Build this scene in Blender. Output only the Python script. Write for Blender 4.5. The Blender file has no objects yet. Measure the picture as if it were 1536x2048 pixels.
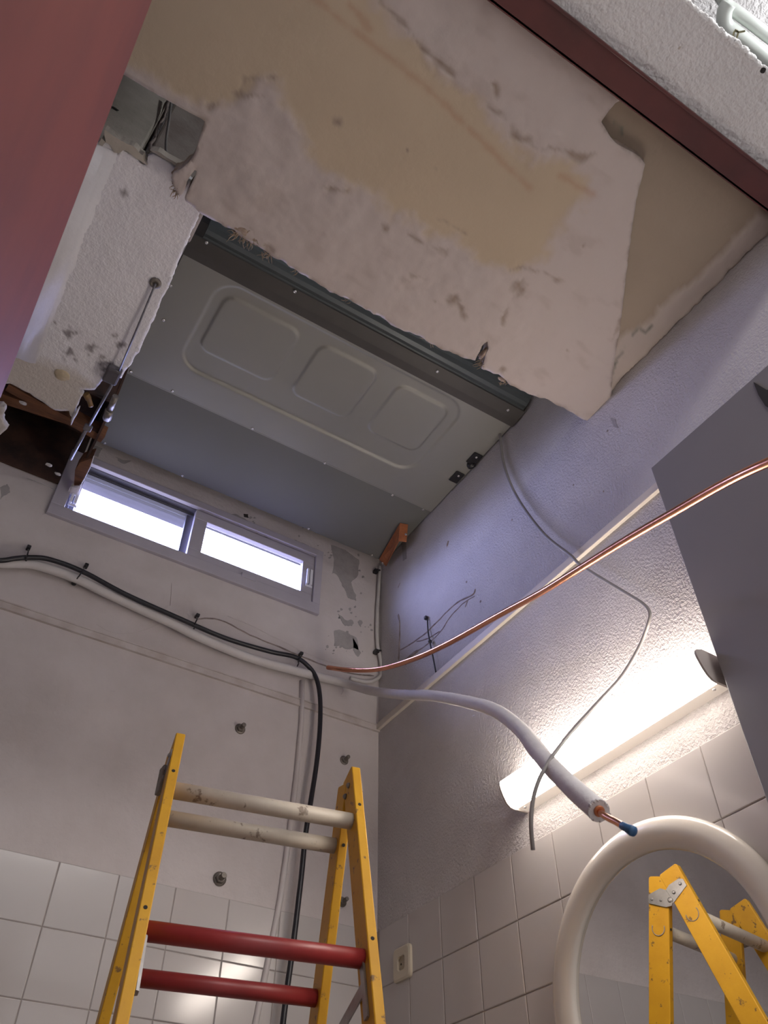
import bpy, bmesh, math, random
import numpy as np
from mathutils import Vector, Matrix, noise, Euler
from mathutils.geometry import tessellate_polygon
random.seed(7)
SC = bpy.context.scene
COL = SC.collection
# ---------------------------------------------------------------- camera
# measured from the tile grid of both walls (15 cm tiles, room corner at x=0, y=0, floor z=0)
RV = (0.756009995, -0.216291118, 0.529145383)
CAM = np.array([-1.30765575, -2.13264101, 1.26156572])
FPX = 1651.43429
_t = math.sqrt(sum(v * v for v in RV)); _k = np.array(RV) / _t
_K = np.array([[0, -_k[2], _k[1]], [_k[2], 0, -_k[0]], [-_k[1], _k[0], 0]])
RM = np.eye(3) + math.sin(_t) * _K + (1 - math.cos(_t)) * _K @ _K
cd = bpy.data.cameras.new('camera'); cam = bpy.data.objects.new('camera', cd); COL.objects.link(cam)
cd.sensor_fit = 'VERTICAL'; cd.sensor_height = 36.0; cd.lens = FPX / 2048 * 36.0
cd.clip_start = 0.01; cd.clip_end = 100
m3 = Matrix((RM[0], -RM[1], -RM[2])).transposed()
cam.matrix_world = Matrix.Translation(Vector(CAM)) @ m3.to_4x4()
SC.camera = cam
cd.dof.use_dof = True; cd.dof.focus_distance = 2.5; cd.dof.aperture_fstop = 13

# ---------------------------------------------------------------- view, sky, lights
SC.view_settings.view_transform = 'Standard'
SC.view_settings.look = 'None'
SC.view_settings.gamma = 1.0
SC.view_settings.use_curve_mapping = False
SC.view_settings.exposure = 0.0
w = bpy.data.worlds.new('sky'); SC.world = w; w.use_nodes = True
_n = w.node_tree.nodes; _tc = _n.new('ShaderNodeTexCoord'); _sx = _n.new('ShaderNodeSeparateXYZ'); _mr = _n.new('ShaderNodeMapRange'); _mx = _n.new('ShaderNodeMix')
_mr.inputs[1].default_value = -.05; _mr.inputs[2].default_value = .15; _mx.data_type = 'RGBA'
_mx.inputs[6].default_value = (.045, .045, .055, 1); _mx.inputs[7].default_value = (.50, .54, 1.0, 1)     # ground below, bright overcast sky above
for _a, _b in ((_tc.outputs['Generated'], _sx.inputs[0]), (_sx.outputs[2], _mr.inputs[0]), (_mr.outputs[0], _mx.inputs[0]), (_mx.outputs[2], _n['Background'].inputs[0])): w.node_tree.links.new(_a, _b)
w.node_tree.nodes['Background'].inputs[1].default_value = 47.0
LAMP = 27.0          # emission of the wall lamp's diffuser
OUTER = 50.0         # watts of the strip light in the room behind the camera

def area(name, loc, size, rot, power, color, portal=False):
    l = bpy.data.lights.new(name, 'AREA'); l.shape = 'RECTANGLE'; l.size, l.size_y = size
    l.energy = power; l.color = color
    if portal: l.cycles.is_portal = True
    o = bpy.data.objects.new(name, l); COL.objects.link(o); o.location = loc; o.rotation_euler = rot
    return o
area('window_portal', (-0.74, 0.125, 3.29), (0.95, 0.24), (-math.pi / 2, 0, 0), 1, (1, 1, 1), True)
area('fluorescent_strip_light', (-0.5, -3.3, 3.7), (1.2, 0.35), (0, 0, 0), OUTER, (1.0, 0.96, 0.94))
_pl = bpy.data.lights.new('outer_room_fill', 'POINT'); _pl.energy = 45; _pl.shadow_soft_size = .08; _pl.color = (.96, .98, 1)
_po = bpy.data.objects.new('outer_room_fill', _pl); COL.objects.link(_po); _po.location = (.45, -2.75, 3.62)  # unseen fill light added to brighten the outer room at upper right

# ---------------------------------------------------------------- measuring helpers
def ray(x, y): return RM.T @ np.array([(x - 768) / FPX, (y - 1024) / FPX, 1.0])
def P(x, y, ax, v):
    """point of a photo pixel on the plane ax = v"""
    i = 'xyz'.index(ax); d = ray(x, y); return Vector(CAM + d * (v - CAM[i]) / d[i])
def PD(x, y, dep): return Vector(CAM + ray(x, y) * dep)
def depth(p): return float(RM[2] @ (np.array(p) - CAM))

# ---------------------------------------------------------------- materials
MATS = {}
def mat(name, col, rough=0.6, metal=0.0, var=0.0, vscale=6.0, bump=0.0, bscale=60.0, col2=None, bdist=0.004,
        detail=4.0, emis=None, estr=0.0, attr=None, spots=None, spotcol=(.2, .18, .16), spotscale=20, coat=0.0, stretch=None, spec=0.5):
    if name in MATS: return MATS[name]
    m = bpy.data.materials.new(name); m.use_nodes = True; nt = m.node_tree; b = nt.nodes['Principled BSDF']
    L = nt.links.new
    b.inputs['Roughness'].default_value = rough; b.inputs['Metallic'].default_value = metal
    b.inputs['Specular IOR Level'].default_value = spec
    b.inputs['Coat Weight'].default_value = coat; b.inputs['Coat Roughness'].default_value = 0.12
    tc = nt.nodes.new('ShaderNodeTexCoord'); src = tc.outputs['Object']
    if stretch:
        mp = nt.nodes.new('ShaderNodeMapping'); mp.inputs['Scale'].default_value = stretch
        L(src, mp.inputs['Vector']); src = mp.outputs['Vector']
    col = (*col, 1); out = None
    def tex(scale, det=4.0, r=0.6):
        n = nt.nodes.new('ShaderNodeTexNoise'); n.inputs['Scale'].default_value = scale
        n.inputs['Detail'].default_value = det; n.inputs['Roughness'].default_value = r; L(src, n.inputs['Vector']); return n
    def mix(f, a, bb):
        x = nt.nodes.new('ShaderNodeMix'); x.data_type = 'RGBA'; L(f, x.inputs[0])
        for s, i in ((a, 6), (bb, 7)):
            if isinstance(s, tuple): x.inputs[i].default_value = s
            else: L(s, x.inputs[i])
        return x.outputs[2]
    def ramp(f, a, bb):
        r = nt.nodes.new('ShaderNodeMapRange'); r.inputs[1].default_value = a; r.inputs[2].default_value = bb; L(f, r.inputs[0]); return r.outputs[0]
    if var > 0 or col2:
        c2 = (*(col2 or tuple(c * (1 - var) for c in col[:3])), 1)
        out = mix(ramp(tex(vscale).outputs[0], .38, .66), col, c2)
    if attr:
        for (an, ac) in attr:
            a = nt.nodes.new('ShaderNodeAttribute'); a.attribute_name = an
            out = mix(a.outputs['Fac'], out or col, (*ac, 1))
    if spots:
        out = mix(ramp(tex(spotscale, 6, .65).outputs[0], spots, spots + .05), out or col, (*spotcol, 1))
    if out is None: b.inputs['Base Color'].default_value = col
    else: L(out, b.inputs['Base Color'])
    if bump:
        bp = nt.nodes.new('ShaderNodeBump'); bp.inputs['Strength'].default_value = bump; bp.inputs['Distance'].default_value = bdist
        L(tex(bscale, detail).outputs[0], bp.inputs['Height']); L(bp.outputs[0], b.inputs['Normal'])
    if emis:
        b.inputs['Emission Color'].default_value = (*emis, 1); b.inputs['Emission Strength'].default_value = estr
    MATS[name] = m; return m

M_wallB = mat('rough_plaster_back', (.62, .57, .56), .85, col2=(.54, .49, .475), vscale=3.5, bump=.5, bscale=45, bdist=.006, spots=.68, spotcol=(.42, .38, .355), spotscale=26)
M_wallR = mat('rough_plaster_right', (.57, .54, .535), .75, col2=(.50, .47, .465), vscale=4, bump=.9, bscale=135, bdist=.005, detail=2.5, spots=.73, spotcol=(.34, .32, .34), spotscale=42)
M_side = mat('plain_plaster', (.56, .52, .50), .85, var=.12, vscale=2, bump=.3, bscale=40)
M_white = mat('stippled_white_plaster', (.66, .64, .64), .85, var=.08, vscale=5, bump=.9, bscale=70, bdist=.008, detail=2)
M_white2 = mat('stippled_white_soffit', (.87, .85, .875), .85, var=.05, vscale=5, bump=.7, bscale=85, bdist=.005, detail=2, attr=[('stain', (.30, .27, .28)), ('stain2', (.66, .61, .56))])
M_soffit = mat('patched_soffit', (.50, .405, .295), .9, var=.07, vscale=3, bump=.25, bscale=50,
               attr=[('plaster', (.50, .435, .405)), ('rust', (.42, .27, .18)), ('scar', (.30, .235, .19))])
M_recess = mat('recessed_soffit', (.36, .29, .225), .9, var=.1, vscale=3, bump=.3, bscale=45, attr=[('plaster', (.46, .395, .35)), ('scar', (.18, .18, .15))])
M_concrete = mat('grey_concrete_block', (.52, .47, .41), .95, col2=(.42, .38, .32), vscale=9, bump=.5, bscale=60)
M_dark = mat('dark_void', (.03, .026, .024), .95)
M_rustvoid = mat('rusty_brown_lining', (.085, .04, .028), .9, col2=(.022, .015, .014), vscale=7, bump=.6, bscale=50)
M_timber = mat('old_brown_timber', (.20, .085, .04), .9, col2=(.11, .05, .03), vscale=12, bump=.4, bscale=40, stretch=(1, 6, 6))
M_tile = mat('glazed_white_tile', (.53, .495, .48), .17, var=.05, vscale=2.5, bump=.12, bscale=7, bdist=.004, detail=1, coat=.3)
M_grout = mat('grout', (.42, .37, .34), .95, var=.2, vscale=20)
M_floor = mat('grey_floor', (.58, .55, .535), .6, var=.1, vscale=4)
M_red = mat('red_gloss_paint', (.10, .022, .020), .5, col2=(.07, .018, .017), vscale=6, bump=.1, bscale=25, spots=.72, spotcol=(.32, .10, .08), spotscale=30, coat=.15)
M_redd = mat('red_door_paint', (.155, .037, .03), .6, col2=(.115, .028, .026), vscale=3, bump=.08, bscale=10, spots=.70, spotcol=(.16, .02, .015), spotscale=14, coat=0, spec=.3)
M_board = mat('grey_board_paint', (.21, .195, .20), .55, var=.06, vscale=2)
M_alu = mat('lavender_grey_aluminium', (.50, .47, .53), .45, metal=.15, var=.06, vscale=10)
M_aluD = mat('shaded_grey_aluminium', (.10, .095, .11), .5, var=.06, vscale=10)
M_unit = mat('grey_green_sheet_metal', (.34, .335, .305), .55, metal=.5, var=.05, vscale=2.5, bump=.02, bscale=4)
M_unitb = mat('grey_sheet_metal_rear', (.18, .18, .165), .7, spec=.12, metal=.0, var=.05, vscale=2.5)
M_fascia = mat('shaded_metal_trim', (.085, .078, .072), .5, metal=.2, var=.1, vscale=10)  # darkened for its angle away from the lamp, shade put into the colour
M_profile = mat('blue_grey_metal_profile', (.10, .115, .12), .38, metal=.3, var=.1, vscale=8)
M_black = mat('black_plastic', (.018, .017, .02), .4)
M_cable = mat('black_cable_sheath', (.016, .015, .02), .38)
M_screw = mat('bright_screw', (.75, .74, .72), .25, metal=1)
M_steel = mat('worn_galvanised_steel', (.38, .36, .35), .42, metal=.8, var=.25, vscale=30)
M_rod = mat('dull_zinc_rod', (.20, .19, .21), .6, metal=.3, var=.3, vscale=60)
M_brass = mat('dull_brass', (.35, .25, .10), .4, metal=.8)
M_copper = mat('bright_copper', (.78, .36, .22), .25, metal=1, col2=(.62, .27, .16), vscale=9)
M_coppermatt = mat('rusty_orange_steel', (.50, .17, .06), .5, metal=.2, col2=(.36, .12, .05), vscale=30, bump=.3, bscale=80)
M_insul = mat('white_foam_insulation', (.66, .63, .62), .85, var=.07, vscale=14, bump=.35, bscale=60)
M_wcable = mat('dirty_white_cable', (.60, .57, .55), .6, var=.12, vscale=20)
M_gcable = mat('grey_cable_sheath', (.27, .25, .24), .55, var=.1, vscale=20)
M_blue = mat('blue_rubber_cap', (.03, .10, .22), .5)
M_trim = mat('cream_trim_strip', (.66, .60, .53), .55, var=.05, vscale=8)
M_trimb = mat('painted_trim_strip', (.60, .55, .53), .8, col2=(.48, .42, .39), vscale=12, bump=.3, bscale=60)
M_patch = mat('bare_grey_render', (.37, .345, .335), .95, col2=(.31, .29, .285), vscale=25, bump=.5, bscale=80)
M_chase = mat('brown_chase_mortar', (.36, .30, .27), .95, col2=(.20, .16, .15), vscale=30, bump=.6, bscale=70)
M_yellow = mat('worn_yellow_paint', (.66, .35, .018), .5, spec=.3, col2=(.56, .28, .016), vscale=8, bump=.15, bscale=40, spots=.61, spotcol=(.20, .11, .035), spotscale=46)
M_white_rung = mat('worn_white_tube', (.56, .50, .41), .5, col2=(.47, .41, .33), vscale=14, spots=.60, spotcol=(.22, .17, .13), spotscale=34)
M_red_rung = mat('red_tube', (.29, .028, .028), .42, col2=(.23, .022, .022), vscale=12, spots=.74, spotcol=(.12, .05, .04), spotscale=24)
M_bolt = mat('grey_brown_bolt', (.26, .23, .20), .5, metal=.5, var=.3, vscale=80)
M_socket = mat('yellowed_plastic', (.62, .55, .43), .4, var=.05)
M_socketd = mat('yellowed_plastic_shade', (.45, .39, .29), .5)
M_frame = mat('cream_gloss_plastic', (.66, .61, .54), .22, var=.03, vscale=3, coat=.4)
M_mirror = mat('mirror_glass', (.80, .80, .79), .01, metal=1)
M_lampcase = mat('glowing_lamp_tray', (.70, .64, .58), .4, emis=(1, .86, .72), estr=.3)  # emission added so the tray looks lit through and brightens the wall below
M_lampcap = mat('grey_lamp_cap', (.38, .34, .32), .4)
M_diff = mat('lit_diffuser', (.9, .88, .84), .4, emis=(1.0, .89, .79), estr=LAMP)
M_ductw = mat('pale_green_white_tube', (.62, .66, .62), .4)
M_wire = mat('olive_wire', (.16, .15, .08), .6)
M_foam = mat('yellow_foam_blob', (.60, .50, .34), .8, var=.2, vscale=30, bump=.4, bscale=50)

def glass():
    m = bpy.data.materials.new('window_glass'); m.use_nodes = True; nt = m.node_tree; nt.nodes.clear()
    o = nt.nodes.new('ShaderNodeOutputMaterial'); t = nt.nodes.new('ShaderNodeBsdfTransparent'); g = nt.nodes.new('ShaderNodeBsdfGlossy')
    g.inputs['Roughness'].default_value = .02; mx = nt.nodes.new('ShaderNodeMixShader'); mx.inputs[0].default_value = .07
    t.inputs[0].default_value = (.96, .97, 1, 1)
    nt.links.new(t.outputs[0], mx.inputs[1]); nt.links.new(g.outputs[0], mx.inputs[2]); nt.links.new(mx.outputs[0], o.inputs[0]); return m
M_glass = glass()

# ---------------------------------------------------------------- object helpers
def tag(o, label=None, cat=None, group=None, kind=None):
    for k, v in (('label', label), ('category', cat), ('group', group), ('kind', kind)):
        if v: o[k] = v
    return o
def empty(name, loc, label=None, cat=None, group=None, kind=None):
    o = bpy.data.objects.new(name, None); COL.objects.link(o); o.location = loc; o.empty_display_size = .05
    return tag(o, label, cat, group, kind)
def obj(name, bm, m, parent=None, smooth=False, ms=None):
    me = bpy.data.meshes.new(name)
    if isinstance(bm, bmesh.types.BMesh):
        bmesh.ops.recalc_face_normals(bm, faces=bm.faces[:]); bm.to_mesh(me); bm.free()
    else: me.from_pydata(*bm); me.update()
    for x in (ms or [m]): me.materials.append(x)
    if smooth:
        for p in me.polygons: p.use_smooth = True
    o = bpy.data.objects.new(name, me); COL.objects.link(o)
    if parent:
        o.parent = parent; o.matrix_parent_inverse = Matrix.Translation(-wloc(parent))
    return o
def wloc(o):
    v = Vector(o.location)
    return v if not o.parent else v   # parents are unrotated Empties, or meshes with origin at zero
def box(bm, a, b, bev=0.0, M=None):
    a = Vector(a); b = Vector(b); r = bmesh.ops.create_cube(bm, size=1.0); vs = r['verts']
    for v in vs:
        v.co = Vector(((a[i] + b[i]) / 2 + v.co[i] * (b[i] - a[i])) for i in range(3))
        if M: v.co = M @ v.co
    if bev > 0:
        es = list({e for v in vs for e in v.link_edges})
        bmesh.ops.bevel(bm, geom=es, offset=bev, segments=2, affect='EDGES', profile=.5)
    return vs
def bx(a, b, bev=0.0, M=None):
    bm = bmesh.new(); box(bm, a, b, bev, M); return bm
def prism(bm, prof, fn, t0, t1, smooth=False):
    """closed profile [(u,v)], placed by fn(u,v,t)"""
    A = [bm.verts.new(fn(u, v, t0)) for u, v in prof]; B = [bm.verts.new(fn(u, v, t1)) for u, v in prof]; n = len(prof)
    for i in range(n):
        f = bm.faces.new((A[i], A[(i + 1) % n], B[(i + 1) % n], B[i])); f.smooth = smooth
    bm.faces.new(A[::-1]); bm.faces.new(B); return bm
def frame(d):
    d = Vector(d).normalized(); u = d.cross(Vector((0, 0, 1)))
    if u.length < 1e-4: u = d.cross(Vector((1, 0, 0)))
    u.normalize(); return u, d.cross(u).normalized()
def tube(bm, pts, r, seg=10, caps=True, flat=1.0):
    pts = [Vector(p) for p in pts]; n = len(pts); rr = r if isinstance(r, (list, tuple)) else [r] * n
    rings = []; u = None
    for i, p in enumerate(pts):
        d = (pts[min(i + 1, n - 1)] - pts[max(i - 1, 0)]).normalized()
        if u is None: u, v = frame(d)
        else:
            u = (u - d * u.dot(d)).normalized(); v = d.cross(u)
        rings.append([bm.verts.new(p + (u * math.cos(2 * math.pi * k / seg) + v * math.sin(2 * math.pi * k / seg) * flat) * rr[i]) for k in range(seg)])
    for a, b in zip(rings, rings[1:]):
        for k in range(seg):
            f = bm.faces.new((a[k], a[(k + 1) % seg], b[(k + 1) % seg], b[k])); f.smooth = True
    if caps: bm.faces.new(rings[0][::-1]); bm.faces.new(rings[-1])
    return bm
def cat_spline(pts, sub=8):
    pts = [Vector(p) for p in pts]; out = []
    for i in range(len(pts) - 1):
        p0 = pts[max(i - 1, 0)]; p1 = pts[i]; p2 = pts[i + 1]; p3 = pts[min(i + 2, len(pts) - 1)]
        for k in range(sub):
            t = k / sub
            out.append(.5 * ((2 * p1) + (p2 - p0) * t + (2 * p0 - 5 * p1 + 4 * p2 - p3) * t * t + (3 * p1 - p0 - 3 * p2 + p3) * t ** 3))
    return out + [pts[-1]]
def cyl(bm, a, b, r, seg=14, r2=None):
    return tube(bm, [a, b], [r, r if r2 is None else r2], seg)
def revolve(bm, prof, o, ax, seg=20, closed=False):
    """prof [(r, t)] about axis ax through o"""
    ax = Vector(ax).normalized(); u, v = frame(ax); rings = []
    for r, t in prof:
        rings.append([bm.verts.new(Vector(o) + ax * t + (u * math.cos(2 * math.pi * k / seg) + v * math.sin(2 * math.pi * k / seg)) * max(r, 1e-5)) for k in range(seg)])
    pr = list(zip(rings, rings[1:])) + ([(rings[-1], rings[0])] if closed else [])
    for a, b in pr:
        for k in range(seg):
            f = bm.faces.new((a[k], a[(k + 1) % seg], b[(k + 1) % seg], b[k])); f.smooth = True
    if not closed: bm.faces.new(rings[0][::-1]); bm.faces.new(rings[-1])
    return bm
def screw(parent, p, n, r=.0045, m=None, name='screw'):
    bm = bmesh.new(); revolve(bm, [(r, 0), (r, .001), (r * .8, .0025), (r * .35, .0033), (r * .3, .0018)], p, n, 12)
    return obj(name, bm, m or M_screw, parent)
def rough(poly, amp, it=3):
    """fractal edge on a 2D polygon"""
    for k in range(it):
        q = []
        for i, a in enumerate(poly):
            b = poly[(i + 1) % len(poly)]; q.append(a); dx, dy = b[0] - a[0], b[1] - a[1]; l = math.hypot(dx, dy)
            s = random.gauss(0, amp * (.5 ** k)) * min(1, l / .02)
            q.append(((a[0] + b[0]) / 2 - dy / (l + 1e-9) * s, (a[1] + b[1]) / 2 + dx / (l + 1e-9) * s))
        poly = q
    return poly
def plate(name, poly, fn, t, m, parent=None):
    """thin raised patch: 2D polygon given by fn(u,v,t)"""
    bm = bmesh.new(); A = [bm.verts.new(fn(u, v, 0)) for u, v in poly]; B = [bm.verts.new(fn(u, v, t)) for u, v in poly]; n = len(poly)
    for i in range(n): bm.faces.new((A[i], A[(i + 1) % n], B[(i + 1) % n], B[i]))
    for tri in tessellate_polygon([[Vector((u, v, 0)) for u, v in poly]]): bm.faces.new([B[k] for k in tri])
    return obj(name, bm, m, parent)

# ---- sheets with a free outline and holes, relief and pigment masks
def inside(px, py, poly):
    poly = np.array(poly); r = np.zeros(px.shape, bool); n = len(poly)
    for i in range(n):
        x1, y1 = poly[i]; x2, y2 = poly[(i + 1) % n]
        c = ((y1 > py) != (y2 > py)) & (px < (x2 - x1) * (py - y1) / (y2 - y1 + 1e-12) + x1); r ^= c
    return r
def segd(px, py, line, closed=False):
    d = np.full(px.shape, 1e9); n = len(line)
    for i in range(n if closed else n - 1):
        x1, y1 = line[i]; x2, y2 = line[(i + 1) % n]; dx, dy = x2 - x1, y2 - y1
        t = np.clip(((px - x1) * dx + (py - y1) * dy) / (dx * dx + dy * dy + 1e-12), 0, 1)
        d = np.minimum(d, np.hypot(px - x1 - t * dx, py - y1 - t * dy))
    return d
def nearest(p, line):
    best = None
    L = np.array(line); A = L; B = np.roll(L, -1, 0); D = B - A
    t = np.clip(((p[0] - A[:, 0]) * D[:, 0] + (p[1] - A[:, 1]) * D[:, 1]) / ((D ** 2).sum(1) + 1e-12), 0, 1)
    Q = A + D * t[:, None]; k = np.argmin(((Q - np.array(p)) ** 2).sum(1)); return Q[k]
def nz(x, y, s, seed=0.0): return noise.fractal(Vector((x * s, y * s, seed)), .9, 2.0, 4)
def sheet(name, outline, holes, z, thick, cell, m, height=None, masks=None, parent=None):
    o = np.array(outline); x0, y0 = o.min(0); x1, y1 = o.max(0)
    nx = int((x1 - x0) / cell) + 1; ny = int((y1 - y0) / cell) + 1
    gx, gy = np.meshgrid(x0 + (np.arange(nx) + .5) * cell, y0 + (np.arange(ny) + .5) * cell, indexing='ij')
    keep = inside(gx, gy, outline)
    for h in holes: keep &= ~inside(gx, gy, h)
    cnt = np.zeros((nx + 1, ny + 1), int)
    for a in (0, 1):
        for b in (0, 1): cnt[a:nx + a, b:ny + b] += keep
    idx = -np.ones((nx + 1, ny + 1), int); V = []; lines = [outline] + list(holes); border = []
    for i, j in zip(*np.nonzero(cnt)):
        p = np.array([x0 + i * cell, y0 + j * cell])
        bd = cnt[i, j] < 4
        if bd: 
            c = [nearest(p, l) for l in lines]; p = min(c, key=lambda q: ((q - p) ** 2).sum())
        idx[i, j] = len(V); V.append(p); border.append(bd)
    V = np.array(V); n = len(V); border = np.array(border)
    F = []; E = {}
    for i, j in zip(*np.nonzero(keep)):
        q = (idx[i, j], idx[i, j + 1], idx[i + 1, j + 1], idx[i + 1, j]); F.append(q)   # facing down
        for a, b in zip(q, q[1:] + q[:1]):
            if (b, a) in E: del E[(b, a)]
            else: E[(a, b)] = 1
    hz = height(V[:, 0], V[:, 1]) if height is not None else np.zeros(n)
    verts = [(x, y, z - h) for (x, y), h in zip(V, hz)]
    bidx = {}; 
    for (a, b) in E:
        for k in (a, b):
            if k not in bidx:
                bidx[k] = len(verts); p = V[k]
                verts.append((p[0] + .004 * nz(p[0], p[1], 60, 3), p[1] + .006 * nz(p[0], p[1], 50, 9), z + thick))
    for (a, b) in E: F.append((b, a, bidx[a], bidx[b]))
    ob = obj(name, (verts, [], F), m, parent)
    if masks:
        for an, fn in masks.items():
            at = ob.data.attributes.new(an, 'FLOAT', 'POINT'); vals = np.zeros(len(verts)); vals[:n] = np.clip(fn(V[:, 0], V[:, 1]), 0, 1)
            at.data.foreach_set('value', vals.astype(np.float32))
    for p in ob.data.polygons[:keep.sum()]: p.use_smooth = True
    return ob
def xy(pts, z): return [tuple(P(x, y, 'z', z)[:2]) for x, y in pts]
def nzv(x, y, s, seed=0.0): return np.array([nz(a, b, s, seed) for a, b in zip(x, y)])

# ================================================================ SETTING
YF, YF2 = -1.885, -2.085            # inner and outer face of the wall the camera looks through
ZL = 3.17                           # underside of that wall over the opening
wb = empty('wall_back', (0, 0, 0), kind='structure')
bm = bmesh.new()
WX0, WX1, WZ0, WZ1 = -1.20, -0.285, 3.165, 3.405
for a, b in (((-2.3, 0, 0), (.15, .074, WZ0)), ((-2.3, 0, WZ1), (.15, .074, 4.0)), ((-2.3, 0, WZ0), (WX0, .074, WZ1)), ((WX1, 0, WZ0), (.15, .074, WZ1))): box(bm, a, b)
obj('plaster', bm, M_wallB, wb)
wr = empty('wall_right', (0, 0, 0), kind='structure')
obj('plaster', bx((0, YF2, 0), (.12, 0, 4.0)), M_wallR, wr)
wl = tag(obj('wall_left', bx((-2.42, YF2, 0), (-2.3, .12, 4.0)), M_side), kind='structure')
bm = bmesh.new(); box(bm, (-2.3, YF2, 0), (-1.47, YF, ZL)); box(bm, (-2.3, YF2, ZL), (0, YF, 3.36)); box(bm, (-2.3, YF2, 3.36), (-.62, YF, 4.0))
wf = tag(obj('wall_front', bm, M_white), kind='structure')
tag(obj('floor', bx((-3.2, -5.2, .02), (1.6, .12, .12)), M_floor), kind='structure')
tag(obj('ceiling', bx((-3.3, -5.3, 4.0), (1.7, .12, 4.1)), M_white), kind='structure')
bm = bmesh.new(); box(bm, (-3.3, -5.3, 0), (-3.2, YF2, 4.0)); box(bm, (1.6, -5.3, 0), (1.7, YF2, 4.0)); box(bm, (-3.3, -5.3, 0), (1.7, -5.2, 4.0))
box(bm, (-3.2, YF2, 0), (-2.42, YF2 + .1, 4.0)); box(bm, (.12, YF2, 0), (1.6, YF2 + .1, 4.0))
tag(obj('wall_outer', bm, mat('bright_white_paint', (.82, .82, .82), .8)), kind='structure')

# ---- tiles, each one a child of its wall
TS, TZ = .15, 2.10
BX = -0.90985; RY = -0.61497
def tile_mesh(w, h, name):
    g = .0009; t = .003; b = .0018
    bm = bmesh.new(); lo = [(-w / 2 + g, 0, -h / 2 + g), (w / 2 - g, 0, -h / 2 + g), (w / 2 - g, 0, h / 2 - g), (-w / 2 + g, 0, h / 2 - g)]
    A = [bm.verts.new(p) for p in lo]
    Bv = [bm.verts.new((p[0] , -t + .0012, p[2] )) for p in lo]
    Cv = [bm.verts.new((p[0] - math.copysign(b, p[0]), -t, p[2] - math.copysign(b, p[2]))) for p in lo]
    for X, Y in ((A, Bv), (Bv, Cv)):
        for k in range(4): bm.faces.new((X[k], X[(k + 1) % 4], Y[(k + 1) % 4], Y[k]))
    bm.faces.new(Cv); bmesh.ops.recalc_face_normals(bm, faces=bm.faces[:])
    me = bpy.data.meshes.new(name); bm.to_mesh(me); bm.free(); me.materials.append(M_tile); return me
TM = {}
def put_tile(parent, c, w, h, rz, tilt=True):
    k = (round(w, 3), round(h, 3))
    if k not in TM: TM[k] = tile_mesh(w, h, 'tile')
    o = bpy.data.objects.new('tile', TM[k]); COL.objects.link(o); o.parent = parent; o.location = c
    s = .005 if tilt else 0
    o.rotation_euler = (random.uniform(-s, s), 0, rz + random.uniform(-s, s))
ROWS = 9
for j in range(ROWS):
    z = TZ - TS * (j + .5)
    for i in range(-9, 6): put_tile(wb, (BX + TS * (i + .5), -.0004, z), TS, TS, 0)
    for i in range(-3, 6): put_tile(wr, (-.0004, RY - TS * (i - .5), z), TS, TS, -math.pi / 2)
    i = 9
# grout beds behind the tiles
obj('grout_bed', bx((-2.3, -.0012, TZ - TS * ROWS), (0, .001, TZ)), M_grout, wb)
obj('grout_bed', bx((-.0012, -1.40, TZ - TS * ROWS), (.001, 0, TZ)), M_grout, wr)
lt = obj('tiling', bx((-2.305, YF, 0), (-2.294, 0, TZ)), M_tile, wl)

# ---- trims left from an older false ceiling
bm = bmesh.new(); box(bm, (-2.3, -.006, 2.741), (0, 0, 2.762)); box(bm, (-2.3, -.009, 2.737), (0, 0, 2.741), 0); box(bm, (-2.3, -.009, 2.760), (0, 0, 2.764))
tag(obj('trim_1', bm, M_trimb), kind='structure')
bm = bmesh.new(); box(bm, (-.012, -1.36, 2.741), (0, 0, 2.766), .002)
tag(obj('trim_2', bm, M_trim), kind='structure')

# ---- grey board on the right
bm = bmesh.new(); box(bm, (-.05, -1.884, .12), (-.0045, -1.345, 2.772), .0015)
gb = tag(obj('boxing_panel', bm, M_board), 'tall flat dark grey panel covering the right wall beyond the wall lamp', 'panel')
q0 = P(1506, 763, 'x', -.052); q1 = P(1536, 805, 'x', -.052)
pl = [tuple(P(x, y, 'x', -.052)[1:]) for x, y in ((1507, 764), (1534, 780), (1560, 775), (1560, 830), (1531, 812), (1517, 790))]
plate('notch', pl, lambda u, v, t: (-.0505 - t, u, v), .002, M_dark, gb)

# ---- window
win = empty('window_1', (-.75, 0, 3.13), kind='structure')
def ring(x0, x1, z0, z1, l, r, b, t, y0, y1, bev=.002):
    bm = bmesh.new()
    for a, c in (((x0, y0, z0), (x1, y1, z0 + b)), ((x0, y0, z1 - t), (x1, y1, z1)), ((x0, y0, z0 + b), (x0 + l, y1, z1 - t)), ((x1 - r, y0, z0 + b), (x1, y1, z1 - t))): box(bm, a, c, bev)
    return bm
obj('frame', ring(-1.245, -.262, 3.128, 3.434, .045, .03, .045, .03, -.014, .004), M_alu, win)
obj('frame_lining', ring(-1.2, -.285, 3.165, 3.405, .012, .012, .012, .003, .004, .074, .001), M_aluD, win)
obj('outer_hood', bx((-1.24, .075, 3.403), (-.775, .122, 3.47), .002), mat('dark_outer_hood', (.15, .145, .17), .8), win)  # dark hood added outside, stands in for the dark band over the left pane
f2 = obj('right_sash', ring(-.778, -.292, 3.170, 3.398, .048, .048, .042, .040, -.004, .018), M_alu, win)
obj('glass_pane', bx((-.73, .006, 3.212), (-.34, .009, 3.358)), M_glass, f2)
bm = ring(-1.19, -.765, 3.174, 3.398, .02, .035, .016, .008, .03, .048); box(bm, (-1.19, .024, 3.386), (-.77, .03, 3.390)); box(bm, (-1.19, .024, 3.395), (-.77, .03, 3.399))
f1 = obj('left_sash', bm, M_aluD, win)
obj('glass_pane', bx((-1.172, .038, 3.19), (-.80, .041, 3.392)), M_glass, f1)
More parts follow.
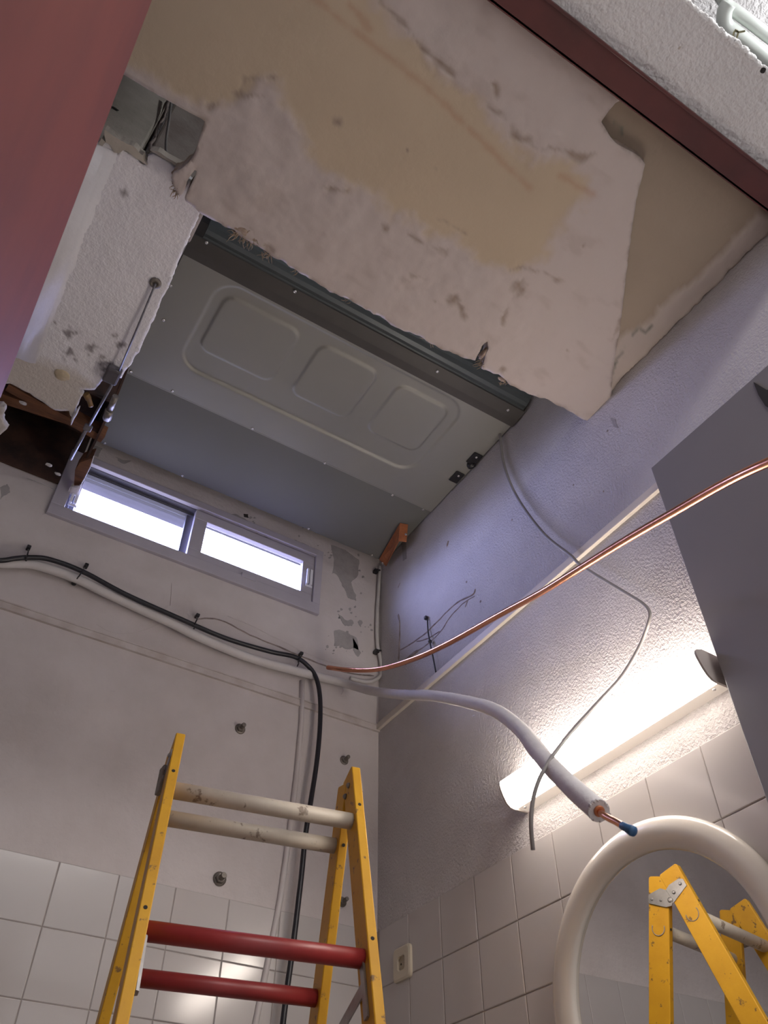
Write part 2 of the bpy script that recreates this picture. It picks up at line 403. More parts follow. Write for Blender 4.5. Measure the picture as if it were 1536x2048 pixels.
def latch(x, z, y):
    bm = bmesh.new(); box(bm, (x - .012, y - .012, z - .036), (x - .003, y, z + .036), .002); box(bm, (x + .001, y - .012, z - .036), (x + .012, y, z + .036), .002)
    box(bm, (x - .012, y - .004, z - .045), (x + .016, y, z - .036), .001)
    return obj('latch', bm, mat('white_latch_plastic', (.80, .80, .86), .4), win)
latch(-.312, 3.285, -.004); latch(-1.182, 3.240, -.002)
obj('track_clip', bx((-.575, -.017, 3.165), (-.52, -.012, 3.185), .002), M_alu, win)

# ---- back wall: bare patches where the paint has come off
def chip(pix, amp=.004, t=.0012, m=None, plane='y', v=0.0, parent=None, name='bare_patch', it=3):
    if plane == 'y':
        pl = [(p[0], p[2]) for p in (P(x, y, 'y', v) for x, y in pix)]; fn = lambda u, w_, k: (u, v + .001 - k * 1.8, w_)
    elif plane == 'x':
        pl = [(p[1], p[2]) for p in (P(x, y, 'x', v) for x, y in pix)]; fn = lambda u, w_, k: (v + .001 - k * 1.8, u, w_)
    else:
        pl = [(p[0], p[1]) for p in (P(x, y, 'z', v) for x, y in pix)]; fn = lambda u, w_, k: (u, w_, v + .001 - k * 1.8)
    return plate(name, rough(pl, amp * .8, it), fn, t, m or M_patch, parent)
for pix in ([(662, 1090), (690, 1100), (718, 1120), (716, 1150), (702, 1165), (712, 1190), (712, 1202), (696, 1196), (684, 1172), (674, 1150), (664, 1148), (668, 1118)],
            [(668, 1262), (690, 1264), (712, 1275), (716, 1300), (708, 1296), (690, 1298), (668, 1292)],
            [(676, 1228), (690, 1240), (704, 1240), (704, 1252), (690, 1252)], [(719, 1240), (724, 1242), (722, 1254), (718, 1250)],
            [(448, 1025), (470, 1028), (490, 1038), (512, 1058), (530, 1066), (560, 1072), (535, 1076), (505, 1062), (484, 1044), (450, 1040)],
            [(560, 1076), (590, 1080), (618, 1092), (614, 1102), (592, 1094), (570, 1086)], [(628, 1096), (646, 1108), (642, 1114), (630, 1106)],
            [(706, 1276), (722, 1306), (716, 1314), (706, 1300)], [(187, 892), (205, 897), (196, 914), (184, 908)], [(0, 975), (14, 968), (20, 985), (0, 1000)],
            [(230, 914), (262, 922), (250, 928), (236, 922)]):
    chip(pix, parent=wb)
for (cx, cy, n_, s_) in ((700, 1140, 16, 22), (700, 1290, 10, 16), (696, 1235, 10, 14), (660, 1105, 8, 10), (600, 1085, 10, 16), (510, 1055, 8, 14), (735, 1260, 5, 10), (655, 1290, 8, 12)):
    for _ in range(n_):
        ax_, ay_ = cx + random.gauss(0, s_), cy + random.gauss(0, s_ * .8); r_ = random.uniform(1.2, 3.6)
        chip([(ax_ + r_ * random.uniform(.5, 1.3) * math.cos(k * 1.05), ay_ + r_ * random.uniform(.4, 1.1) * math.sin(k * 1.05)) for k in range(6)], .001, .0008, parent=wb, it=1, name='paint_fleck')
chip([(487, 1028), (496, 1029), (497, 1036), (488, 1034)], .001, .0015, M_dark, parent=wb, name='plug_hole', it=1)
# wavy plaster ridge under the cable run and hairline cracks
def wallline(pts, r, m, name, plane='y', v=0.0, parent=wb, jit=.002, seg=6):
    q = [P(x, y, plane, v) for x, y in pts]; q = cat_spline(q, 5)
    for p in q:
        n_ = noise.noise_vector(p * 40)
        if plane == 'y': p.x += n_.x * jit; p.z += n_.z * jit
        else: p.y += n_.x * jit; p.z += n_.z * jit
    bm = bmesh.new(); rr = [r * (.6 + .5 * abs(noise.noise(p * 70))) for p in q]; rr[0] *= .3; rr[-1] *= .3
    tube(bm, q, rr, seg, flat=1); return obj(name, bm, m, parent)
wallline([(395, 1238), (440, 1240), (500, 1270), (560, 1295), (620, 1320), (690, 1345), (748, 1352)], .004, M_chase, 'plaster_ridge')
wallline([(455, 1232), (500, 1250), (560, 1280), (640, 1318), (720, 1338)], .003, M_wallB, 'plaster_ridge')
wallline([(192, 1248), (225, 1265), (265, 1266), (300, 1255), (322, 1246)], .0012, M_wallB, 'hairline_crack')
wallline([(343, 1165), (342, 1190), (340, 1212)], .001, M_chase, 'hairline_crack')
wallline([(680, 1365), (686, 1380), (682, 1390)], .003, M_wallB, 'plaster_ridge')
# right wall marks
for pts, r in (([(951, 1178), (945, 1190), (915, 1205), (890, 1228), (868, 1250), (850, 1268), (815, 1292), (800, 1300)], .004),
               ([(950, 1192), (925, 1208), (900, 1235), (885, 1258), (860, 1285), (830, 1305)], .003),
               ([(880, 1262), (858, 1276), (832, 1284)], .0035),
               ([(797, 1228), (800, 1255), (799, 1290), (798, 1320)], .0055), ([(801, 1165), (796, 1176)], .003),
               ([(897, 1082), (894, 1094)], .005), ([(838, 1300), (815, 1318), (812, 1330)], .008), ([(936, 1200), (930, 1215)], .003)):
    wallline(pts, r, M_chase, 'wall_gouge', 'x', 0.0, wr)
chip([(802, 1088), (812, 1086), (813, 1118), (806, 1122)], .004, .001, M_patch, 'x', 0, wr)
chip([(1222, 835), (1232, 840), (1238, 856), (1228, 852)], .003, .001, M_patch, 'x', 0, wr)
for (x, y, r) in ((933, 1164, .005), (961, 1203, .005), (1024, 1040, .004), (1207, 983, .003), (1215, 862, .004), (1147, 970, .003)):
    p = P(x, y, 'x', 0); bm = bmesh.new(); revolve(bm, [(r, -.001), (r * .8, .001), (r * .2, .0014)], p, (-1, 0, 0), 8); obj('wall_speck', bm, M_chase, wr)

# ================================================================ PATCHED SOFFIT (main ceiling piece)
ZS = 3.19
far_px = [(250, 150), (300, 179), (352, 208), (410, 240), (404, 262), (396, 285), (390, 305), (378, 322), (362, 336), (348, 343), (343, 352), (346, 366), (352, 380), (357, 388), (355, 398), (360, 392), (368, 384), (372, 372), (376, 358), (392, 336), (394, 342),
          (384, 365), (370, 392), (372, 400), (386, 410), (400, 424), (425, 438), (450, 453), (468, 458), (478, 470), (500, 482), (520, 494), (545, 512), (572, 524), (600, 545), (630, 562), (660, 583),
          (700, 598), (706, 603), (740, 620), (775, 642), (800, 655), (830, 668), (870, 688), (905, 704), (930, 716), (950, 722), (957, 706), (964, 688), (975, 681), (977, 696), (970, 712), (962, 738), (980, 742), (1004, 752), (1018, 766),
          (1040, 778), (1066, 790), (1090, 796), (1120, 812), (1150, 826), (1170, 838), (1186, 846), (1192, 860), (1188, 872), (1197, 870), (1206, 880), (1212, 876), (1206, 860), (1212, 840), (1221, 800), (1224, 760), (1232, 700), (1241, 640), (1250, 570), (1256, 510), (1266, 440), (1272, 400),
          (1284, 352), (1290, 328), (1278, 312), (1258, 300), (1242, 292), (1226, 280), (1214, 262), (1202, 243), (1216, 222), (1230, 205)]
far = xy(far_px, ZS)
fr = [far[0]]
for i in range(1, len(far)):
    a, b = far[i - 1], far[i]; l = math.hypot(b[0] - a[0], b[1] - a[1]); k = max(1, int(l / .012))
    for s in range(1, k + 1):
        t = s / k; x = a[0] + (b[0] - a[0]) * t; y = a[1] + (b[1] - a[1]) * t
        am = 0 if i < 4 else (.0035 if 22 < i < 66 else .0015)
        if s < k: x += random.uniform(-1, 1) * am * .5; y += random.uniform(-1, 1) * am
        fr.append((x, y))
outline = [(-2.3, -1.40), (-1.62, -1.352)] + fr + [(fr[-1][0] + .01, YF), (-2.3, YF)]
paint = xy([(120, 60), (250, 130), (330, 180), (385, 212), (425, 205), (450, 190), (500, 180), (540, 172), (575, 215), (600, 270), (650, 330), (700, 372), (780, 425), (840, 452), (910, 490), (980, 520), (1040, 530), (1085, 520), (1100, 480),
            (1130, 430), (1165, 395), (1185, 345), (1120, 318), (1065, 315), (1020, 285), (985, 240), (940, 190), (890, 150), (850, 110), (800, 60), (745, -10), (680, -60), (300, -250), (0, -200)], ZS)
rusts = [xy(p, ZS) for p in ([(600, -30), (680, 40), (770, 110), (850, 172), (930, 250), (990, 310), (1060, 378)], [(1120, 352), (1185, 388)], [(700, 10), (740, 60)])]
scars = [xy(p, ZS) for p in ([(760, 0), (800, 45), (845, 95), (880, 122), (908, 150)], [(975, 212), (1000, 228), (1022, 250), (1032, 272), (1060, 282), (1085, 300)], [(1095, 292), (1130, 300), (1160, 315), (1190, 306)],
                              [(985, 165), (992, 190)], [(815, 470), (850, 487), (895, 505)], [(640, 372), (698, 384)], [(440, 195), (480, 180), (490, 160), (545, 155)], [(420, 215), (470, 190), (525, 190)],
                              [(1022, 540), (1045, 533), (1085, 545), (1120, 560)], [(1045, 560), (1030, 590), (1012, 620), (1004, 650)], [(910, 595), (925, 620), (930, 650)], [(820, 545), (870, 575)], [(1225, 690), (1238, 640), (1250, 660)],
                              [(880, 440), (930, 470)], [(470, 445), (500, 455), (520, 480), (545, 500)], [(1215, 250), (1204, 246)])]
dots = [(xy([p], ZS)[0], r) for p, r in (((675, 243), .012), ((1037, 575), .022), ((872, 335), .004), ((1320, 472), .004), ((770, 455), .012), ((905, 600), .018), ((1135, 700), .006), ((815, 300), .004), ((1168, 490), .005), ((870, 600), .004), ((1006, 738), .012))]
RN = {}
def pmask(x, y):
    e = segd(x, y, paint, True); s = np.where(inside(x, y, paint), -1, 1)
    return np.clip((e * s + .028 * nzv(x, y, 13, 1) + .008 * nzv(x, y, 60, 2)) / .03 + .5, 0, 1)
def lm(lines, wdt, seed):
    def f(x, y):
        d = np.minimum.reduce([segd(x, y, l) for l in lines]); n_ = nzv(x, y, 28, seed)
        return np.clip(1.25 - d / (wdt * (1 + 1.1 * n_)).clip(.0006), 0, 1) * np.clip(.8 + .7 * n_, 0, 1)
    return f
def rustf(x, y):
    d = np.minimum.reduce([segd(x, y, l) for l in rusts]) + .006 * nzv(x, y, 30, 2)
    return np.clip(1.1 - d / .013, 0, 1) ** 1.5 * .55
def scarl(x, y):
    d = np.minimum.reduce([segd(x + .006 * nzv(x, y, 25, 31), y + .006 * nzv(x, y, 25, 37), l) for l in scars]); n_ = nzv(x, y, 20, 5)
    return np.clip(1.1 - d / (.009 * (.75 + 1.2 * n_)).clip(.0012), 0, 1) * np.clip(.62 + .8 * n_, .1, 1)
def scarf(x, y):
    r = scarl(x, y)
    for (c, rad) in dots:
        d = np.hypot(x - c[0], y - c[1]) + .5 * rad * nzv(x, y, 60, 4); r = np.maximum(r, np.clip(1.2 - d / rad, 0, 1))
    edge = segd(x, y, fr); n_ = nzv(x, y, 22, 8); r = np.maximum(r, .75 * np.clip(1 - edge / .010, 0, 1) * np.clip(n_ * 2.2 + .3, 0, 1))
    st = nzv(x * .35 + y * .8, y - x * .5, 14, 12); r = np.maximum(r, .22 * np.clip((st - .28) * 3, 0, 1) * pmask(x, y))
    return r
def hgt(x, y):
    pm = pmask(x, y)
    h = pm * (.004 + .006 * nzv(x, y, 9, 6) + .0008 * nzv(x * .5 + y, y * 2, 24, 7)) + .0005 * nzv(x, y, 30, 11)
    h -= .004 * scarl(x, y) + .001 * rustf(x, y)
    h -= .02 * np.clip(1 - segd(x, y, fr) / .01, 0, 1) ** 2 * (segd(x, y, fr) > 1e-4) * .3
    return h
sof = sheet('ceiling', outline, [], ZS, .045, .0062, M_soffit, hgt, {'plaster': pmask, 'rust': rustf, 'scar': scarf})
tag(sof, kind='structure')
# hanging crumbs and reed ends of the broken edge
def strands(cx, n, z, ln, m, spread, name, parent):
    bm = bmesh.new()
    for i in range(n):
        x, y = cx[0] + random.uniform(-1, 1) * spread, cx[1] + random.uniform(-1, 1) * spread
        p = Vector((x, y, z)); q = [p]
        d = Vector((random.uniform(-.6, .6), random.uniform(-.1, 1.2), random.uniform(-.5, .3))).normalized()
        for k in range(4): d = (d + Vector((random.uniform(-.5, .5), random.uniform(-.5, .5), random.uniform(-.5, .5)))).normalized(); q.append(q[-1] + d * ln / 4)
        tube(bm, q, [.0013, .0012, .001, .0008, .0004], 4)
    return tag(obj(name, bm, m, parent), kind='stuff')
M_reed = mat('dry_reed_fibre', (.36, .27, .17), .9, var=.4, vscale=60)
for px, n, s, l in (((480, 466), 26, .012, .03), ((500, 478), 22, .012, .03), ((535, 505), 20, .012, .022), ((600, 545), 10, .02, .012), ((700, 600), 8, .012, .012), ((860, 684), 10, .02, .014), ((965, 728), 26, .010, .02), ((1195, 862), 30, .012, .03), ((1012, 765), 14, .014, .014), ((352, 380), 22, .008, .018)):
    strands(xy([px], ZS)[0], n, ZS + .006, l, M_reed, s, 'reed_fibres', sof)
def lump(name, p, r, m, parent, sc=(1, 1, 1), seed=0, amp=.35):
    bm = bmesh.new(); bmesh.ops.create_icosphere(bm, subdivisions=3, radius=1)
    for v in bm.verts:
        n_ = 1 + amp * noise.fractal(v.co * 1.6 + Vector((seed, 0, 0)), .8, 2, 3); v.co = Vector(p) + Vector((v.co[i] * sc[i] * r * n_ for i in range(3)))
    return obj(name, bm, m, parent, True)
M_crumb = mat('brown_plaster_crumb', (.42, .33, .26), .95, col2=(.24, .17, .12), vscale=40, bump=.5, bscale=90)
for k, (px, r, sc) in enumerate((((485, 462), .016, (1.6, .8, .7)), ((510, 482), .014, (1.5, .8, .7)), ((540, 503), .011, (1.6, .7, .6)), ((967, 710), .013, (.5, 1.5, .8)), ((1196, 862), .012, (1, 1.3, .9)), ((1004, 762), .008, (1.5, .7, .7)), ((1204, 872), .008, (.6, 1.6, .8)), ((356, 352), .014, (1, 1.1, .6)), ((360, 378), .009, (.7, 1.2, .8)))):
    q = xy([px], ZS)[0]; lump('plaster_crumb', (q[0], q[1], ZS + .008), r, M_crumb, sof, sc, k)

# recessed corner strip between the patched piece and the right wall
ZR = 3.215
edge2 = xy([(1452, 545), (1400, 592), (1330, 640), (1300, 655), (1270, 700), (1246, 724), (1232, 700), (1220, 700), (1220, 830)], ZR)
out2 = [(-.60, YF), (0, YF), (0, -1.27), (-.02, -1.235), (-.06, -1.215), (-.16, -1.22), (-.25, -1.30), (-.6, -1.6)]
band = [(-.0, YF), (-.06, -1.86), (-.055, -1.70), (-.07, -1.58), (-.075, -1.50), (-.10, -1.42), (-.09, -1.32), (-.07, -1.2), (0, -1.2)]
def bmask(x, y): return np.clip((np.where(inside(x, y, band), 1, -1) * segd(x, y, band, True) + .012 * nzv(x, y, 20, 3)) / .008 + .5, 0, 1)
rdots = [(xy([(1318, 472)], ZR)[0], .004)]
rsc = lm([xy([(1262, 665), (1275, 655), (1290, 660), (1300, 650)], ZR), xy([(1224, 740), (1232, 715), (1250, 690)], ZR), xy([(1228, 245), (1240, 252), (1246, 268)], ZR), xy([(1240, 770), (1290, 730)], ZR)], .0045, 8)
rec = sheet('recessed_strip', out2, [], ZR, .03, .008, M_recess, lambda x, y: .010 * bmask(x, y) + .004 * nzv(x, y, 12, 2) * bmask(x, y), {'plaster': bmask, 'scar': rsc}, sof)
obj('joist_cover', bx((-2.3, YF, ZS + .046), (0, -1.36, ZS + .07)), M_dark, sof)

# ---- red steel beam carrying the edge of the opening
pA = P(975, 0, 'z', 3.165); 
by0 = YF + .004; 
bm = bmesh.new(); box(bm, (-1.62, YF - .062, 3.155), (-.0, YF + .004, 3.165), .001); box(bm, (-1.62, YF - .062, 3.150), (0, YF - .056, 3.156), .001)
box(bm, (-1.62, YF - .002, 3.155), (-.0, YF + .006, 3.24), .001)
tag(obj('steel_angle_beam', bm, M_red), 'dark red painted steel angle across the ceiling opening edge', 'beam')

# ---- stippled white soffit left of the unit, with a moulded bead and a broken hole
ZW = 3.242
wo_px = [(180, 300), (196, 288), (204, 282), (214, 286), (222, 288), (226, 306), (236, 308), (243, 298), (252, 304), (270, 314), (284, 330), (292, 330), (296, 312), (306, 308), (318, 314), (332, 321), (352, 338), (370, 350), (388, 362), (400, 380)]
wo = xy(wo_px, ZW)
pe = xy([(402, 420), (392, 446), (380, 470), (366, 500), (362, 512), (352, 536), (346, 548), (334, 580), (324, 596), (312, 628), (300, 650), (296, 664), (282, 694), (270, 712), (262, 730), (248, 746)], ZW)
right_edge = pe + xy([(236, 780), (222, 812), (208, 846), (198, 874), (192, 896)], ZW)
hole = xy([(-40, 770), (21, 767), (48, 782), (70, 795), (100, 815), (120, 822), (138, 822), (147, 838), (150, 822), (160, 800), (166, 790), (158, 786), (158, 779), (190, 780), (200, 768), (207, 760), (214, 762), (238, 756), (250, 742), (262, 740), (205, 900), (188, 912), (180, 935), (168, 958), (160, 972), (141, 973), (137, 982), (130, 987), (118, 982), (84, 966), (54, 956), (28, 949), (24, 958), (10, 972), (0, 980), (-60, 975), (-60, 900), (0, 870), (14, 858), (6, 842), (2, 835), (10, 815), (-40, 800)], ZW)
hole = rough(hole, .0022, 1)
wout = [(-2.3, -.99)] + wo + rough(pe, .0016, 1)[:-1] + [tuple(xy([(236, 770)], ZW)[0]), tuple(xy([(192, 900)], ZW)[0]), (-1.175, -.004), (-2.3, -.004)]
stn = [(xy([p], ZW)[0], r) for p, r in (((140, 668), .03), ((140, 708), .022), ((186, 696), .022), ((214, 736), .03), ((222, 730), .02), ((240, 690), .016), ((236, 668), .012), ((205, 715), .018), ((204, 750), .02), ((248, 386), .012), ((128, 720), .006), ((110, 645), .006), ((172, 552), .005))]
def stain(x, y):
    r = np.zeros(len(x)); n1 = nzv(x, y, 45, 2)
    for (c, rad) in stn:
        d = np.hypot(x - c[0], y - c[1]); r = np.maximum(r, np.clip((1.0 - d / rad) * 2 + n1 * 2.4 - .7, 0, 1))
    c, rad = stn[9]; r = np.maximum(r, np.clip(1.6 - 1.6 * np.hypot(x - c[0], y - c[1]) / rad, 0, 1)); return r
yl = float(P(160, 745, 'z', ZW)[1])
def stain2(x, y): return np.clip((y - yl + .03 * nzv(x, y, 10, 5)) / .03, 0, 1)
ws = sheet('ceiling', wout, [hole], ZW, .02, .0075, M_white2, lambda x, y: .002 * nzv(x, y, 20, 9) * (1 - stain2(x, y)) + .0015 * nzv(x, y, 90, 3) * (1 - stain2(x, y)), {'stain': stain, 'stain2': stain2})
tag(ws, kind='structure')
b0 = P(222, 300, 'z', ZW); b1 = P(58, 722, 'z', ZW); xb = (b0.x + b1.x) / 2
bm = bmesh.new(); rb = .030
prof = [(-.12, .002), (-.12, -.010), (-.035, -.013)] + [(-.035 + .065 * k / 8, -.016 * math.cos(math.pi / 2 * k / 8) + .004) for k in range(1, 9)]
prism(bm, prof, lambda u, v, t: (xb + u, t + .006 * nz(u * 5, t, 20), ZW + .001 + v), b0.y, b1.y, True); obj('moulded_bead', bm, mat('smooth_white_plaster', (.86, .84, .85), .8, var=.06, vscale=8, bump=.3, bscale=40), ws)
# foam blob
p = P(124, 750, 'z', ZW); lump('foam_blob', (p.x, p.y, ZW), .022, M_foam, ws, (1, .9, .35), 4, .15)
# lining of the hole
hy0 = -.42
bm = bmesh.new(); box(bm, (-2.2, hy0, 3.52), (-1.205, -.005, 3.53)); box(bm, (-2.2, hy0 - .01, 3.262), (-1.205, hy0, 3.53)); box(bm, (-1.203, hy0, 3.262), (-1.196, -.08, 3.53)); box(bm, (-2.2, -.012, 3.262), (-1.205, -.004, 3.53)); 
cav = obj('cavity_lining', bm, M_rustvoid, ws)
a = P(14, 775, 'z', 3.27); b = P(205, 880, 'z', 3.27)
bm = bmesh.new(); d = (b - a).normalized(); nrm = Vector((-d.y, d.x, 0))
prism(bm, [(-.014, 0), (.014, 0), (.014, .05), (-.014, .05)], lambda u, v, t: a + d * t + nrm * u + Vector((0, 0, v)), 0, (b - a).length); obj('timber_batten', bm, M_timber, ws)
a = P(-20, 790, 'z', 3.285); b = P(150, 845, 'z', 3.285); d = (b - a).normalized(); nrm = Vector((-d.y, d.x, 0)); bm = bmesh.new()
prism(bm, [(-.018, 0), (.018, 0), (.018, .03), (-.018, .03)], lambda u, v, t: a + d * t + nrm * u + Vector((0, 0, v)), 0, (b - a).length); obj('timber_batten', bm, M_timber, ws)
pl = xy([(178, 918), (186, 916), (178, 938), (162, 970), (148, 970), (150, 940), (160, 925)], 3.252); bm = bmesh.new()
prism(bm, pl, lambda u, v, t: (u, v, t), 3.252, 3.30); obj('timber_offcut', bm, M_timber, ws)
bm = bmesh.new(); q = [P(x, y, 'z', 3.25) for x, y in ((172, 788), (178, 800), (182, 812))]; tube(bm, cat_spline(q, 4), [.010] * 4 + [.008] * 5, 8); obj('brown_tube_stub', bm, mat('brown_plastic', (.20, .11, .03), .5), ws)
for px in ((98, 930), (116, 948), (46, 806)):
    p = P(*px, 'z', 3.262); lump('glint_and_mortar_bit', p, .006, M_white, ws, (1.8, 1, .6), px[0])  # pale lumps stand in for bluish glints in the hole, and a white scrap
# thin bright plaster lip round the window side of the hole
lip = [Vector((*p, ZW - .001)) for p in xy([(54, 956), (84, 966), (118, 982), (130, 987), (137, 982), (141, 973), (160, 972), (168, 958), (180, 935), (188, 912)], ZW)]
bm = bmesh.new(); tube(bm, lip, .0014, 6); obj('plaster_lip', bm, M_white, ws)
for pts in ([(142, 850), (146, 836), (152, 826), (160, 812)],):
    bm = bmesh.new(); tube(bm, cat_spline([P(x, y, 'z', ZW - .004) for x, y in pts], 4), [.001 + .004 * math.sin(math.pi * k / 12) for k in range(13)], 6); obj('torn_paper_edge', bm, M_white, ws)

# concrete blocks above the soffit edge
cb = empty('concrete_lintel', (-1.5, -.98, ZW + .03), 'grey concrete blocks above the broken white soffit edge, seen in the gap', 'masonry')
yb = P(298, 300, 'z', ZW + .03)[1] + .04
def blockface(x0, x1, y):
    bm = bmesh.new(); vs = box(bm, (x0, y, ZW + .022), (x1, y + .12, 3.8), .006)
    return bm
xs = P(318, 258, 'y', yb).x
obj('block', blockface(-2.2, xs - .012, yb - .01), M_concrete, cb); obj('block', blockface(xs + .004, -1.205, yb + .008), mat('brown_grey_block', (.36, .31, .28), .95, col2=(.27, .22, .20), vscale=8, bump=.5, bscale=60), cb)
bm = bmesh.new(); p0 = P(340, 200, 'y', yb - .01); p1 = P(298, 300, 'y', yb - .01); cr = [p0.lerp(p1, k / 10) + Vector((random.uniform(-.004, .004), 0, 0)) for k in range(11)]
tube(bm, cr, [.006 + random.uniform(-.002, .002) for _ in cr], 6, flat=.6); obj('mortar_joint', bm, M_chase, cb)
p = P(230, 217, 'y', yb - .012); lump('drill_hole', p, .008, M_dark, cb, (1.3, .15, .6), 3)
bm = bmesh.new(); q = [P(343, 198, 'y', yb - .03), P(338, 240, 'y', yb - .03), P(332, 285, 'y', yb - .03), P(334, 322, 'y', yb - .05)]; tube(bm, cat_spline(q, 5), .0035, 6)
tag(obj('white_wire', bm, M_gcable), 'thin pale wire hanging in the gap before the concrete blocks', 'wire')
for k, pix in enumerate(([(210, 258), (232, 274), (252, 286), (272, 296), (286, 310), (294, 330), (282, 322), (262, 308), (246, 300), (238, 306), (228, 304), (222, 292), (212, 284)], [(193, 292), (204, 276), (212, 284), (200, 296), (188, 312)], [(300, 300), (320, 312), (350, 330), (362, 338), (366, 330), (340, 318), (316, 302)])):
    pl = xy(pix, ZW - .004); bm = bmesh.new(); prism(bm, rough(pl, .0015, 2), lambda u, v, t: (u, v, t), ZW - .006, ZW + .02); obj('torn_mortar_flake', bm, M_concrete, cb)

# ================================================================ RED DOOR LEAF (open, left)
a = P(305, 0, 'z', 2.45); b = P(0, 800, 'z', 2.45); dx_ = (b.x - a.x) / (b.y - a.y)
dr = empty('door_1', (a.x - .02, YF, 0), kind='structure')
Md = Matrix.Translation((a.x + dx_ * (YF - a.y), YF, 0)) @ Matrix.Rotation(math.atan(-dx_), 4, 'Z')
obj('door_leaf', bx((-.045, -.3, .01), (0, .86, 2.45), .006, Md), M_redd, dr)

# ================================================================ AIR HANDLING UNIT
UX0, UX1, UY0, UY1, UZ = -1.196, -.004, -.868, -.045, 3.48
SEAM = -.377
un = empty('air_handling_unit', ((UX0 + UX1) / 2, (UY0 + UY1) / 2, UZ), 'large grey sheet metal ventilation unit hung flat under the ceiling', 'ventilation unit')
def rr_sdf(x, y, x0, x1, y0, y1, r):
    qx = np.abs(x - (x0 + x1) / 2) - (x1 - x0) / 2 + r; qy = np.abs(y - (y0 + y1) / 2) - (y1 - y0) / 2 + r
    return np.hypot(np.maximum(qx, 0), np.maximum(qy, 0)) + np.minimum(np.maximum(qx, qy), 0) - r
xs_ = np.arange(UX0, UX1 + .0001, (UX1 - UX0) / 300); ys_ = np.arange(UY0, SEAM + .0001, (SEAM - UY0) / 126)
GX, GY = np.meshgrid(xs_, ys_, indexing='ij')
def st(d, w_=.009): t = np.clip((-d) / w_, 0, 1); return t * t * (3 - 2 * t)
def ridge(d, w_=.016): t = np.clip(1 - np.abs(d) / w_, 0, 1); return t * t * (3 - 2 * t)
H = -.006 * st(rr_sdf(GX, GY, -1.075, -.172, -.852, -.495, .075))
for (x0, x1) in ((-1.04, -.778), (-.715, -.492), (-.425, -.212)):
    H += .006 * st(rr_sdf(GX, GY, x0, x1, -.812, -.582, .04))
V = [(x, y, UZ - h) for x, y, h in zip(GX.ravel(), GY.ravel(), H.ravel())]; nxx, nyy = GX.shape
F = [(i * nyy + j, i * nyy + j + 1, (i + 1) * nyy + j + 1, (i + 1) * nyy + j) for i in range(nxx - 1) for j in range(nyy - 1)]
fp = obj('front_panel', (V, [], F), M_unit, un, True)
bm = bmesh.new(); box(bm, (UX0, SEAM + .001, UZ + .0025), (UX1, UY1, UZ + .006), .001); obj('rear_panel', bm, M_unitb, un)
bm = bmesh.new(); box(bm, (UX0, SEAM - .004, UZ - .0005), (UX1, SEAM + .0, UZ + .002), 0); obj('panel_fold', bm, M_unit, un)
bm = bmesh.new(); box(bm, (UX0 + .004, UY0 - .02, UZ + .008), (UX1 - .004, UY1, UZ + .26), .002); obj('casing', bm, M_unit, un)
FX0, FX1 = UX0 - .002, UX1
bm = bmesh.new(); prism(bm, [(-.862, 3.479), (-.866, 3.470), (-.895, 3.470), (-.936, 3.474), (-.936, 3.482), (-.90, 3.49), (-.862, 3.488)], lambda u, v, t: (t, u, v), FX0, FX1); obj('front_fascia', bm, M_fascia, un)
pr_ = [(-.934, 3.484), (-.940, 3.487), (-.950, 3.486), (-.962, 3.491), (-.974, 3.500), (-.982, 3.512), (-.986, 3.530), (-.986, 3.60), (-.93, 3.60), (-.93, 3.484)]
bm = bmesh.new(); prism(bm, pr_, lambda u, v, t: (t, u, v), FX0 + .03, FX1 - .004); obj('front_profile', bm, M_profile, un)
bm = bmesh.new(); prism(bm, [(-.93, 3.480), (-.975, 3.492), (-.992, 3.515), (-.992, 3.61), (-.93, 3.61)], lambda u, v, t: (t, u, v), FX0, FX0 + .029); obj('end_cap', bm, M_black, un)
bm = bmesh.new(); prism(bm, [(-.866, 3.474), (-.93, 3.474), (-.96, 3.486), (-.975, 3.50), (-.975, 3.60), (-.866, 3.6)], lambda u, v, t: (t, u, v), FX1 - .003, FX1); obj('end_cap', bm, M_fascia, un)
for px, z in ([((413, 485), 3.470), ((590, 583), 3.470), ((875, 743), 3.470), ((1016, 820), 3.470)] + [(q, UZ) for q in ((262, 743), (345, 782), (505, 857), (650, 926), (785, 990), (846, 1019), (327, 640), (1018, 846), (320, 560))] + [(q, UZ + .0025) for q in ((226, 815), (208, 890), (362, 957), (614, 1061), (740, 1115))]):
    p = P(*px, 'z', z); p.x = min(max(p.x, UX0 + .006), UX1 - .004); 
    if z > 3.475: p.y = min(max(p.y, UY0 + .004), UY1 - .006)
    screw(un, p, (0, 0, -1), .0055)
# black lugs, stub and fitting on the right edge
for (c0, c1, sp) in (((-.028, -.705), (-.006, -.652), (-.018, -.69)), ((-.030, -.600), (-.008, -.548), (-.020, -.585))):
    bm = bmesh.new(); box(bm, (c0[0] - .014, c0[1], UZ - .006), (c1[0], c1[1], UZ - .001), .003); lg = obj('fixing_lug', bm, M_black, un)
    screw(lg, (sp[0] - .006, sp[1], UZ - .006), (0, 0, -1), .005)
p = P(943, 930, 'z', UZ + .0); bm = bmesh.new(); revolve(bm, [(.014, -.03), (.014, 0), (.016, .004), (.016, .014), (.013, .018), (.011, .018), (.010, .004)], (-.012 - .008, p.y, UZ + .006), (.55, .0, -.83), 18); obj('drain_stub', bm, M_black, un)
bm = bmesh.new(); revolve(bm, [(.011, -.02), (.011, .004), (.008, .008)], (-.014, -.775, UZ + .02), (.3, 0, -1), 6); obj('brass_fitting', bm, M_brass, un)

